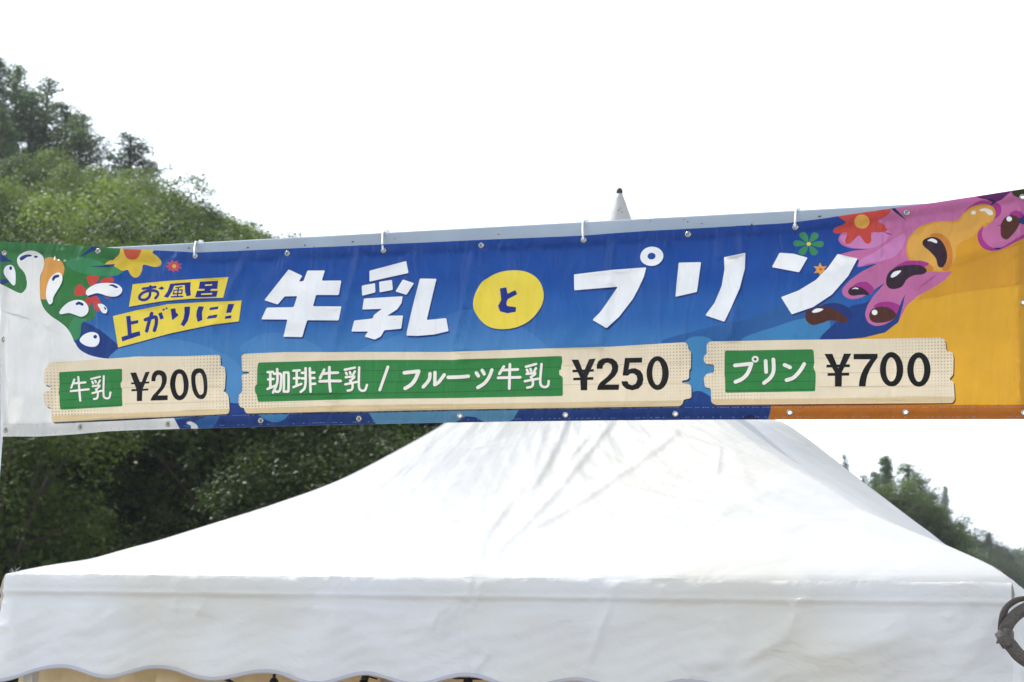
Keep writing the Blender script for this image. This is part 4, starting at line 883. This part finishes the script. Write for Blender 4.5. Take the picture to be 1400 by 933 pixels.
# price boards
def board(i, outline, edge, lines, label, plank, text, price, shade='drop_shade'):
    kb, kl = 'board%d' % i, 'label%d' % i
    part(kb, 'price_board', None, ['left price board reading 200 yen', 'long middle price board reading 250 yen', 'right price board reading 700 yen'][i]); part(kl, 'label_panel', kb)
    o = rounded(outline, 2.2); S_(o+np.array([1.6, 2.0]), shade); S_(o, 'board', kb); S_(edge, 'board_edge', kb)
    for a, b_ in lines: S_(np.array([a, b_, b_+np.array([0, .8]), a+np.array([0, .8])]), 'board_line', kb)
    S_(rounded(label, 1.6), 'label', kl)
    for a, b_ in plank: S_(np.array([a, b_, b_+np.array([0, 1.1]), a+np.array([0, 1.1])]), 'label_line', kl)
    strokes = []
    for j, (k, w, sts) in enumerate(text):
        key = 'bt%d_%d' % (i, j); part(key, 'character', kb)
        for s_ in sts:
            closed = isinstance(s_, tuple)
            strokes.append((stroke(cv(k, s_), w/ZM[k][2], True), key))
    for s_, key in strokes: S_(s_+np.array([.7, 1.0]), 'text_shade', kl)
    for s_, key in strokes: S_(s_, 'text', key)
    for j, (k, solids, holes) in enumerate(price):
        key = 'bp%d_%d' % (i, j); part(key, 'price_character', kb)
        for q in solids: S_(cv(k, q) if isinstance(q, list) else q, 'ink', key)
        for q in holes: S_(q, 'board', kb)
def P2(k, *pts): return [ (a, b_) for a, b_ in zip(cv(k, [p[0] for p in pts]), cv(k, [p[1] for p in pts])) ]
YEN_M = ('M', [[(85, 188), (160, 185), (218, 335), (278, 180), (335, 175), (240, 405), (235, 550), (168, 550), (168, 420)], [(95, 312), (330, 300), (326, 325), (95, 337)], [(98, 398), (318, 390), (315, 415), (98, 426)]], [])
def smk(k, pts): return spline(cv(k, pts), True, 3)
two_M = ('M', [[(355, 298), (357, 250), (368, 208), (392, 175), (425, 158), (458, 155), (500, 165), (532, 192), (550, 235), (553, 275), (545, 325), (515, 385), (435, 478), (562, 475), (558, 537), (345, 545), (350, 520), (372, 480), (430, 415), (470, 365), (487, 310), (488, 270), (480, 232), (455, 215), (428, 222), (412, 250), (405, 298)]], [])
z1_M = ('M', [smk('M', [(710, 142), (770, 165), (810, 230), (830, 330), (815, 440), (770, 515), (710, 540), (650, 515), (610, 440), (590, 330), (610, 230), (650, 165)])], [smk('M', [(708, 200), (745, 225), (765, 340), (755, 440), (712, 480), (675, 440), (658, 340), (675, 230)])])
z2_M = ('M', [smk('M', [(955, 130), (1010, 145), (1055, 220), (1072, 330), (1065, 440), (1030, 510), (980, 525), (920, 495), (875, 400), (860, 270), (870, 190), (905, 145)])], [smk('M', [(950, 192), (990, 205), (1015, 300), (1020, 430), (992, 466), (960, 460), (925, 370), (915, 240)])])
board(0, cv('H', [(148, 130), (300, 112), (500, 98), (700, 85), (1000, 82), (1210, 72), (1222, 85), (1225, 145), (1250, 150), (1255, 200), (1250, 290), (1240, 305), (1262, 315), (1275, 340), (1280, 430), (1270, 450), (800, 472), (155, 502), (143, 490), (140, 410), (120, 405), (108, 390), (110, 320), (122, 310), (148, 303), (148, 276), (118, 268), (112, 250), (116, 165), (140, 158)]),
      cv('H', [(144, 464), (800, 438), (1278, 416), (1279, 430), (1268, 448), (800, 470), (156, 500), (145, 488)]), P2('H', ((610, 385), (1270, 370)), ((600, 280), (1240, 270))),
      cv('L', [(150, 235), (175, 228), (1130, 172), (1145, 185), (1145, 370), (1120, 400), (1125, 470), (1145, 490), (1140, 600), (1150, 760), (1135, 770), (175, 825), (150, 815), (142, 700), (145, 590), (130, 570), (140, 530), (148, 420)]),
      P2('L', ((148, 410), (1135, 362)), ((140, 528), (1135, 480)), ((145, 668), (1140, 615)), ((150, 790), (1145, 742))),
      [('L', 34, [[(385, 345), (335, 475)], [(362, 408), (560, 390)], [(325, 530), (612, 500)], [(448, 305), (460, 480), (475, 680)]]),
       ('L', 32, [[(650, 335), (790, 300)], [(668, 375), (682, 410)], [(715, 362), (725, 390)], [(790, 358), (762, 410)], [(675, 452), (790, 440), (725, 505)], [(670, 562), (820, 522)], [(725, 500), (757, 560), (745, 640), (695, 655)], [(852, 290), (848, 580), (880, 640), (940, 635), (960, 550)]])],
      [YEN_M, two_M, z1_M, z2_M])
YQ = ('Q', [[(90, 172), (165, 172), (218, 310), (280, 168), (355, 165), (262, 350), (258, 498), (188, 498), (182, 360)], [(100, 280), (332, 275), (332, 302), (100, 308)], [(108, 365), (326, 358), (326, 388), (108, 392)]], [])
two_Q = ('Q', [[(367, 275), (368, 235), (385, 195), (425, 165), (475, 153), (530, 162), (572, 195), (592, 245), (585, 300), (555, 350), (500, 398), (450, 438), (600, 438), (595, 495), (365, 497), (375, 455), (400, 420), (470, 355), (510, 310), (524, 265), (515, 225), (480, 206), (450, 212), (430, 240), (425, 272)]], [])
five_Q = ('Q', [[(660, 155), (845, 152), (842, 205), (712, 208), (700, 278), (735, 266), (775, 266), (825, 290), (852, 335), (858, 385), (845, 440), (805, 482), (740, 500), (675, 485), (635, 448), (622, 403), (688, 402), (700, 432), (735, 446), (775, 430), (792, 385), (785, 345), (755, 322), (720, 322), (690, 345), (635, 342)]], [])
zQ = ('Q', [ell('Q', 1010, 318, 119, 180, 32)], [ell('Q', 1006, 316, 52, 128, 26)])
o2 = np.concatenate([cv('I', [(45, 115), (60, 105), (300, 95), (700, 92), (1300, 93)]), cv('J', [(300, 118), (850, 103), (1310, 78), (1325, 95), (1328, 120), (1342, 130), (1340, 225), (1330, 235), (1330, 280), (1315, 290), (1290, 292), (1290, 308), (1335, 315), (1342, 330), (1342, 390), (1298, 400), (1292, 425), (1275, 436), (700, 444), (0, 452)]), cv('I', [(600, 452), (75, 462), (65, 445), (62, 430), (38, 425), (28, 400), (30, 350), (48, 335), (50, 300), (45, 230), (90, 222), (90, 213), (48, 210)])])
e2 = np.concatenate([cv('I', [(64, 432), (700, 412), (1300, 402)]), cv('J', [(0, 422), (700, 412), (1291, 404), (1290, 424), (1274, 434), (700, 443), (0, 450)]), cv('I', [(600, 450), (76, 460), (66, 444)])])
l2 = np.concatenate([cv('N', [(75, 155), (90, 148), (700, 130), (1400, 112)]), cv('O', [(700, 110), (1300, 113)]), cv('P', [(100, 110), (700, 90), (1385, 68), (1390, 150), (1375, 200), (1375, 240), (1350, 245), (1352, 310), (1375, 318), (1395, 340), (1395, 560), (1385, 575), (0, 598)]), cv('O', [(700, 604), (0, 615)]), cv('N', [(80, 652), (68, 630), (60, 560), (35, 530), (32, 450), (60, 430), (62, 250), (65, 200)])])
pl2 = P2('Z', ((352, 511.5), (482, 506.5)), ((482, 506.5), (625, 504.5)), ((625, 504.5), (767, 501.5)), ((350, 526.5), (482, 522)), ((482, 522), (625, 520.5)), ((625, 520.5), (767, 517)), ((351, 541), (482, 537.5)), ((482, 537.5), (625, 535)), ((625, 535), (768, 531.5)))
board(1, o2, e2, P2('Z', ((770, 526), (943, 524)), ((770, 500), (944, 497))), l2, pl2,
      [('N', 32, [[(195, 272), (262, 268)], [(203, 364), (268, 358)], [(229, 275), (229, 460)], [(195, 486), (295, 440)], [(315, 232), (315, 400), (262, 530)], [(275, 292), (350, 290), (366, 330), (355, 480), (325, 522), (290, 512)], [(400, 275), (400, 518)], [(400, 278), (440, 275), (458, 295), (458, 500), (440, 518), (400, 518)]]),
       ('N', 32, [[(520, 252), (602, 248)], [(528, 350), (600, 345)], [(563, 255), (563, 440)], [(522, 462), (622, 420)], [(676, 220), (676, 400), (660, 480), (615, 522)], [(730, 220), (738, 520)], [(740, 277), (788, 275)], [(740, 346), (788, 345)], [(740, 420), (797, 418)], [(628, 280), (670, 278)], [(628, 350), (670, 350)]]),
       ('N', 36, [[(915, 240), (860, 345)], [(900, 290), (1085, 275)], [(855, 387), (1120, 382)], [(985, 210), (985, 380), (998, 517)]]),
       ('N', 30, [[(1172, 238), (1300, 210)], [(1188, 275), (1200, 298)], [(1237, 268), (1245, 292)], [(1300, 258), (1272, 310)], [(1185, 335), (1298, 325), (1240, 378)], [(1180, 425), (1330, 392)], [(1240, 378), (1272, 430), (1262, 490), (1210, 505)], [(1356, 208), (1352, 440), (1378, 500), (1430, 498), (1455, 430)]]),
       ('O', 36, [[(460, 200), (358, 495)]]), ('O', 48, [[(670, 275), (850, 256)], [(850, 256), (805, 365), (745, 435), (680, 474)]]), ('O', 44, [[(995, 285), (983, 365), (910, 455)], [(1060, 270), (1058, 428)], [(1058, 428), (1110, 395), (1180, 302)]]),
       ('P', 46, [[(-76, 334), (60, 330), (182, 320)]]), ('P', 44, [[(285, 278), (312, 318)], [(360, 245), (386, 292)], [(485, 240), (450, 330), (390, 410), (305, 465)]]),
       ('P', 36, [[(638, 198), (582, 290)], [(630, 243), (820, 236)], [(565, 342), (848, 336)], [(718, 170), (712, 330), (708, 478)]]),
       ('P', 32, [[(922, 202), (1055, 168)], [(935, 240), (948, 268)], [(980, 230), (990, 255)], [(1052, 222), (1022, 278)], [(932, 292), (1048, 285), (985, 332)], [(908, 386), (1078, 355)], [(985, 332), (1012, 390), (1000, 450), (938, 468)], [(1125, 168), (1106, 380), (1122, 445), (1170, 462), (1206, 440), (1215, 385)]])],
      [YQ, two_Q, five_Q, zQ])
YS = ('S', [[(52, 172), (128, 170), (185, 308), (240, 168), (308, 168), (220, 345), (217, 482), (152, 482), (152, 350)], [(72, 275), (295, 270), (295, 297), (72, 302)], [(82, 355), (288, 350), (288, 378), (82, 382)]], [])
seven = ('S', [[(330, 170), (560, 168), (560, 205), (520, 260), (488, 315), (462, 375), (450, 430), (445, 480), (380, 480), (385, 430), (400, 370), (430, 305), (462, 258), (490, 222), (330, 222)]], [])
board(2, cv('K', [(55, 100), (70, 88), (400, 80), (1050, 68), (1065, 80), (1070, 125), (1095, 128), (1100, 150), (1098, 225), (1080, 245), (1100, 255), (1105, 330), (1095, 345), (600, 350), (90, 355), (72, 345), (70, 285), (45, 280), (40, 240), (55, 222), (85, 218), (85, 185), (50, 182), (40, 165), (45, 145), (55, 140)]),
      cv('K', [(72, 332), (600, 326), (1104, 319), (1103, 330), (1094, 343), (600, 348), (90, 353), (74, 345)]), P2('Z', ((1118, 510), (1298, 508)), ((1118, 529), (1300, 527)), ((1118, 490), (1296, 488))),
      cv('R', [(115, 110), (130, 98), (1220, 78), (1240, 95), (1245, 180), (1250, 255), (1235, 300), (1265, 380), (1265, 460), (1258, 600), (1245, 612), (130, 632), (115, 620), (112, 440), (105, 420), (108, 240)]),
      P2('R', ((110, 262), (1245, 240)), ((106, 372), (1260, 355)), ((112, 488), (1262, 478)), ((114, 600), (1258, 580))),
      [('R', 48, [[(240, 285), (450, 262)], [(450, 262), (400, 385), (330, 455), (245, 494)]]), ('R', 48, [[(630, 228), (636, 368)], [(728, 208), (730, 350), (690, 440), (608, 508)]]), ('R', 48, [[(870, 277), (940, 308)], [(1120, 265), (1060, 360), (980, 440), (895, 470)]])],
      [YS, seven, ('S', [ell('S', 693, 318, 112, 165, 32)], [ell('S', 691, 320, 50, 115, 26)]), ('S', [ell('S', 953, 318, 112, 165, 32)], [ell('S', 953, 320, 50, 115, 26)])], 'brown_shade')
S_(ell('R', 497, 205, 45, 43, 20), 'text', 'bt2_0'); S_(ell('R', 497, 205, 18, 17, 12), 'text_shade', 'label2')

# outline, grommets
TOP = np.array([(1.5, 331), (60, 334), (137, 338.5), (165, 340.5), (215, 343), (267, 345.5), (370, 341), (480, 336), (600, 331), (714, 325.7), (797, 322.3), (886, 316), (1000, 310), (1080, 305.5), (1130, 299), (1193, 289.5), (1217, 286), (1280, 277), (1340, 267.5), (1400, 258), (1407, 257)])
BOT = np.array([(1.5, 597), (50, 597), (103, 594), (149, 590), (190, 588.3), (240, 586.8), (340, 584.4), (450, 581), (606, 577.7), (700, 576.2), (850, 575), (960, 574.3), (1150, 573.6), (1407, 572.8)])
GR = [(8, 347), (137, 345), (267, 350.5), (393, 347), (524, 342.5), (658, 336), (798, 328.5), (941, 321), (1088, 311.5), (1240, 291.5), (1398, 269),
      (8.5, 465), (1399.5, 413), (110, 584), (230, 580), (357, 575.5), (490, 572.5), (628, 568.5), (773, 567.5), (924, 566.5), (1080, 564.5), (1238, 563.5), (1400, 564), (8, 588)]
def topy(x): return np.interp(x, TOP[:, 0], TOP[:, 1])
def boty(x): return np.interp(x, BOT[:, 0], BOT[:, 1])
outline = np.array([(x, topy(x)) for x in np.linspace(1.5, 1407, 240)]+[(x, boty(x)) for x in np.linspace(1407, 1.5, 240)])
# planar cut of the whole print
V2 = []; E2 = []
def add_loop(p):
    k = len(V2); n = len(p); V2.extend([Vector((float(a), float(b_))) for a, b_ in p]); E2.extend([(k+i, k+(i+1) % n) for i in range(n)])
add_loop(outline)
for p, m, k in SH: add_loop(p)
holes = [np.array([(x+2.5*math.cos(a), y+2.6*math.sin(a)) for a in np.arange(12)*math.pi/6]) for x, y in GR]
for h_ in holes: add_loop(h_)
for x in np.arange(2, 1407, 5.0):
    y0, y1 = topy(x), boty(x); m = int((y1-y0)/6)
    for y in np.linspace(y0+1, y1-1, m): V2.append(Vector((float(x+rng.uniform(-.7, .7)), float(y))))
for x in np.linspace(5, 1400, 260): V2.append(Vector((float(x), float(boty(x)-18.5))))
cv_, ce_, cf_, _a, _b, _c = delaunay_2d_cdt(V2, E2, [], 0, 1e-3, False)
VX = np.array([(v.x, v.y) for v in cv_]); FX = np.array([f for f in cf_ if len(f) == 3], int)
CT = VX[FX].mean(1)
def inside(P, poly):
    """nonzero winding"""
    w = np.zeros(len(P), int); n = len(poly)
    for i in range(n):
        x0, y0 = poly[i]; x1, y1 = poly[(i+1) % n]; l = (x1-x0)*(P[:, 1]-y0)-(P[:, 0]-x0)*(y1-y0)
        w += ((y0 <= P[:, 1]) & (y1 > P[:, 1]) & (l > 0)).astype(int)-((y0 > P[:, 1]) & (y1 <= P[:, 1]) & (l < 0)).astype(int)
    return w != 0
keep = inside(CT, outline)
mats = list(PM); mid_ = np.full(len(FX), mats.index('blue')); keys = list(PARTS); pid = np.zeros(len(FX), int)
for p, m, k in SH:
    lo, hi = p.min(0), p.max(0); c = np.where((CT[:, 0] > lo[0]) & (CT[:, 0] < hi[0]) & (CT[:, 1] > lo[1]) & (CT[:, 1] < hi[1]))[0]
    if len(c) == 0: continue
    s_ = c[inside(CT[c], p)]; mid_[s_] = mats.index(m); pid[s_] = keys.index(k)
for h_ in holes: keep &= ~inside(CT, h_)
FX, mid_, pid = FX[keep], mid_[keep], pid[keep]
folds = [([(337, 350), (335, 366), (312, 408), (300, 440), (290, 462)], 4, .0035), ([(352, 365), (338, 400), (325, 440)], 7, .002),
 ([(498, 342), (495, 353), (477, 411), (468, 443), (455, 480)], 4, .004), ([(470, 355), (455, 400), (440, 440)], 10, .002),
 ([(651, 340), (648, 360), (635, 427), (618, 484)], 3.5, .0032), ([(670, 336), (661, 384), (648, 427), (633, 484), (626, 505)], 3.5, .0035), ([(664, 336), (655, 370), (646, 405)], 3, .002),
 ([(640, 405), (628, 450), (618, 490)], 3, .002), ([(846, 325), (843, 337), (836, 391), (828, 448), (822, 480), (820, 560)], 3.5, .0033), ([(722, 335), (716, 350)], 5, .002),
 ([(992, 318), (991, 345), (990, 360)], 4, .0025), ([(1015, 312), (1020, 348), (1007, 448), (1003, 470)], 3.5, .0038), ([(1032, 330), (1030, 356), (1024, 400)], 5, .002),
 ([(1208, 292), (1208, 330), (1206, 362)], 2.5, .0034), ([(1190, 345), (1190, 372)], 3, .0015), ([(1215, 335), (1238, 315), (1262, 302)], 7, .004), ([(1225, 355), (1245, 330), (1275, 300)], 7, .003), ([(1240, 395), (1290, 330), (1350, 300)], 16, .005),
 ([(100, 345), (135, 352), (120, 370), (60, 380)], 14, .004), ([(60, 342), (120, 366), (140, 410)], 12, .004), ([(50, 410), (34, 470), (30, 540), (36, 590)], 10, .004), ([(100, 470), (70, 500), (52, 560)], 14, .004), ([(76, 430), (62, 480), (84, 500)], 6, .002), ([(20, 420), (40, 470), (60, 560)], 9, .003), ([(45, 440), (60, 465), (80, 480)], 7, .003), ([(20, 440), (22, 500), (20, 575)], 6, .003), ([(12, 350), (14, 450), (13, 590)], 2.0, .0012),
 ([(134, 400), (150, 375), (180, 350)], 5, .002), ([(291, 500), (291, 570)], 4, .0015), ([(450, 480), (453, 530), (455, 575)], 4, .0015), ([(1221, 465), (1218, 520), (1217, 555)], 5, .0018), ([(870, 330), (950, 400), (1040, 440)], 26, .006), ([(700, 350), (760, 420), (800, 460)], 24, .005),
 ([(380, 350), (420, 400), (400, 460)], 22, .005), ([(230, 350), (260, 380), (240, 440)], 18, .005), ([(1060, 330), (1110, 360), (1160, 350)], 16, .004), ([(550, 345), (590, 400), (560, 470)], 24, .005),
 ([(1391.5, 265), (1391.5, 575)], 1.6, .0012)]
folds = [(a_, w_, h_*2.6) for a_, w_, h_ in folds]
def relief(x, y):
    z = .006*np.sin(x/140+.6)*np.sin((y-250)/130)+.003*fbm(x/90, y/140, 1.0, 12)+.0006*fbm(x/14+y/50, y/40, 1.0, 18)
    z = z+crease(x, y, folds)
    dt = y-topy(x); db = boty(x)-y                                  # stitched hems: a shallow step and a row of puckers
    st = .0009*np.exp(-((dt-14.5)/1.2)**2)*-1-.0009*np.exp(-((db-18.5)/1.2)**2)-.0006*np.exp(-((db-6)/1.0)**2)
    pk = (.0007*np.sin(x/2.7+2*np.sin(x/11))+.001*np.sin(x/9+1.3*np.sin(x/31)))*(np.exp(-((dt-12)/7)**2)+.8*np.exp(-((db-13)/7)**2))
    return -(z+st+pk)                                                # towards the camera
def at3(x, y, off=0.0):
    P = bp(x, y); return P+BN*(relief(x, y)+off)[:, None]
P3 = at3(VX[:, 0], VX[:, 1]); e = .6
DX = at3(VX[:, 0]+e, VX[:, 1])-at3(VX[:, 0]-e, VX[:, 1]); DY = at3(VX[:, 0], VX[:, 1]+e)-at3(VX[:, 0], VX[:, 1]-e)
NR = np.cross(DX, DY); NR /= np.linalg.norm(NR, axis=1)[:, None]; NR = np.where((NR@BN > 0)[:, None], -NR, NR)
# face the camera
tri = P3[FX]; fnm = np.cross(tri[:, 1]-tri[:, 0], tri[:, 2]-tri[:, 0]); flip = fnm@BN > 0; FX[flip] = FX[flip][:, ::-1]
broot = empty('banner', BC, YAW); tag(broot, 'wide blue printed banner with white Japanese headline and three price boards', 'banner')
BM = np.array((Matrix.Translation(tuple(BC)) @ Matrix.Rotation(YAW, 4, 'Z')).inverted())
def bl(P): P = np.asarray(P, float); return P@BM[:3, :3].T+BM[:3, 3]
PL = bl(P3); NL = NR@BM[:3, :3].T
objs = {}
def build_part(key):
    if key in objs: return objs[key]
    name, par, lab = PARTS[key]; parent = build_part(par) if par else broot
    f = FX[pid == keys.index(key)]; mm = mid_[pid == keys.index(key)]
    if len(f) == 0: return parent
    used, inv = np.unique(f, return_inverse=True); f2 = inv.reshape(f.shape); um, mi = np.unique(mm, return_inverse=True)
    o = mesh_obj(name, PL[used], f2, [PM[mats[i]] for i in um], parent, True, VX[used]/100.0, mi.astype(np.int32))
    o.data.normals_split_custom_set_from_vertices([tuple(map(float, q)) for q in NL[used]])
    if lab: o['label'] = lab
    objs[key] = o; return o
for key in PARTS: build_part(key)
# folded-back hems (a second layer behind the edge)
HEMM = simple('hem_back', (.55, .56, .58), .6, 0, .1, 30)
cxy = VX[FX].mean(1); HB = bl(P3+BN*.0028)
for sel in (cxy[:, 1] < topy(cxy[:, 0])+14.5, cxy[:, 1] > boty(cxy[:, 0])-18.5, cxy[:, 0] < 13, cxy[:, 0] > 1391.5):
    used, inv = np.unique(FX[sel], return_inverse=True)
    mesh_obj('hem', HB[used]+np.array([0, rng.uniform(0, .0006), 0]), inv.reshape(-1, 3), HEMM, broot, True, VX[used]/100.0)
# holes would show the hem: keep hems clear of grommets by ringing each with a metal tube
BRASS = simple('grommet_metal', (.46, .43, .37), .25, .95, .3, 90)
me_g = None
g0 = bl(at3(np.array([658.0]), np.array([336.0])))[0]
b = MB(); prof = [(.0042, .0042), (.0042, -.001), (.0050, -.0028), (.0068, -.0024), (.0084, -.0002), (.0086, .0006), (.0066, .0012)]
n = 22; P = np.array([[(r_*math.cos(a), y_, r_*math.sin(a)) for r_, y_ in prof] for a in np.linspace(0, 2*math.pi, n, endpoint=False)]); b.grid(P, True)
gm = bpy.data.meshes.new('grommet'); gm.from_pydata(b.v, [], b.f); gm.materials.append(BRASS); gm.polygons.foreach_set('use_smooth', [True]*len(gm.polygons)); gm.update()
GP = []
for gx, gy in GR:
    c = bl(at3(np.array([float(gx)]), np.array([float(gy)])))[0]; o = bpy.data.objects.new('grommet', gm); link(o, broot); o.location = c; o.rotation_euler = (rng.uniform(-.08, .08), rng.uniform(0, 6), rng.uniform(-.08, .08)); GP.append(c)
# stitching: short white thread along the bottom hem and the top hem
THREAD = simple('stitch_thread', (.36, .42, .52), .7)
b = MB()
for x0 in np.arange(6, 1400, 3.4):
    if rng.random() < .25: continue
    for yy in ((boty(x0)-16.5), (boty(x0)-3.2)) if True else ():
        if yy > boty(x0)-5 and rng.random() < .5: continue
        q = bl(at3(np.array([x0, x0+1.7]), np.array([yy, yy])))-np.array([0, .0004, 0]); u = q[1]-q[0]; u /= np.linalg.norm(u)
        b.box((q[0]+q[1])/2, (q[1]-q[0])/2, (0, .0004, 0), (0, 0, .00042))
o = b.build('stitching', THREAD, broot, False); o['kind'] = 'stuff'
# white plastic ties round the beam
TIE = simple('tie_plastic', (.78, .78, .76), .35)
names = ['leftmost', 'second', 'third', 'rightmost']
for i, (gi, tx) in enumerate(((2, 269.5), (4, 524.5), (6, 797.5), (8, 1088.5))):
    gx, gy = GR[gi]; g = at3(np.array([float(gx)]), np.array([float(gy)]))[0]
    tp = bp(tx, 300.0, .035); s_ = (tp-top0)@bd; T0 = top0+bd*s_
    t = empty('cable_tie', g); tag(t, ['white plastic tie on the beam above the small pink flower, leftmost of the four', 'white plastic tie on the beam above the gap between the two big kanji', 'white plastic tie on the beam left of the small ring of the headline', 'white plastic tie on the beam above the green flower, rightmost of the four'][i], 'cable tie', 'white ties holding the banner to the beam')
    f_ = -bw_*.003; loop = [g-BN*.002-UZ*.002, g-BN*.006+UZ*.003, g*.5+(T0-bw_*.003)*.5-BN*.006, T0+f_-bu*.004, T0+f_*.5+bu*.003, T0+bw_*bt*.5+bu*.004, T0+bw_*(bt+.002)+bu*.002, T0+bw_*(bt+.003)-bu*bh, T0-bu*(bh+.004)+bw_*bt*.4, g+BN*.012-UZ*.0, g+BN*.001-UZ*.002]
    b = MB(); b.ribbon([(p-g, bd) for p in loop], .0052, .0014); b.build('strap', TIE, t)
    b = MB(); b.box(T0+bw_*(bt*.6)+bu*.008-g, bd*.005, bw_*.006, bu*.005); b.build('tie_head', TIE, t, False, .001)

# ------------------------------------------------------------------ air
hz_ = MB(); hz_.box((0, 560, 199), (1300, 0, 0), (0, 600, 0), (0, 0, 200))
hm = bpy.data.materials.new('haze_air'); hm.use_nodes = True; t = hm.node_tree; t.nodes.clear(); o_ = t.nodes.new('ShaderNodeOutputMaterial'); pv = t.nodes.new('ShaderNodeVolumePrincipled')
pv.inputs['Density'].default_value = .0003; pv.inputs['Color'].default_value = (.9, .94, 1, 1); pv.inputs['Anisotropy'].default_value = .2; t.links.new(pv.outputs[0], o_.inputs['Volume'])
ho = hz_.build('haze', hm, None, False); tag(ho, kind='stuff')
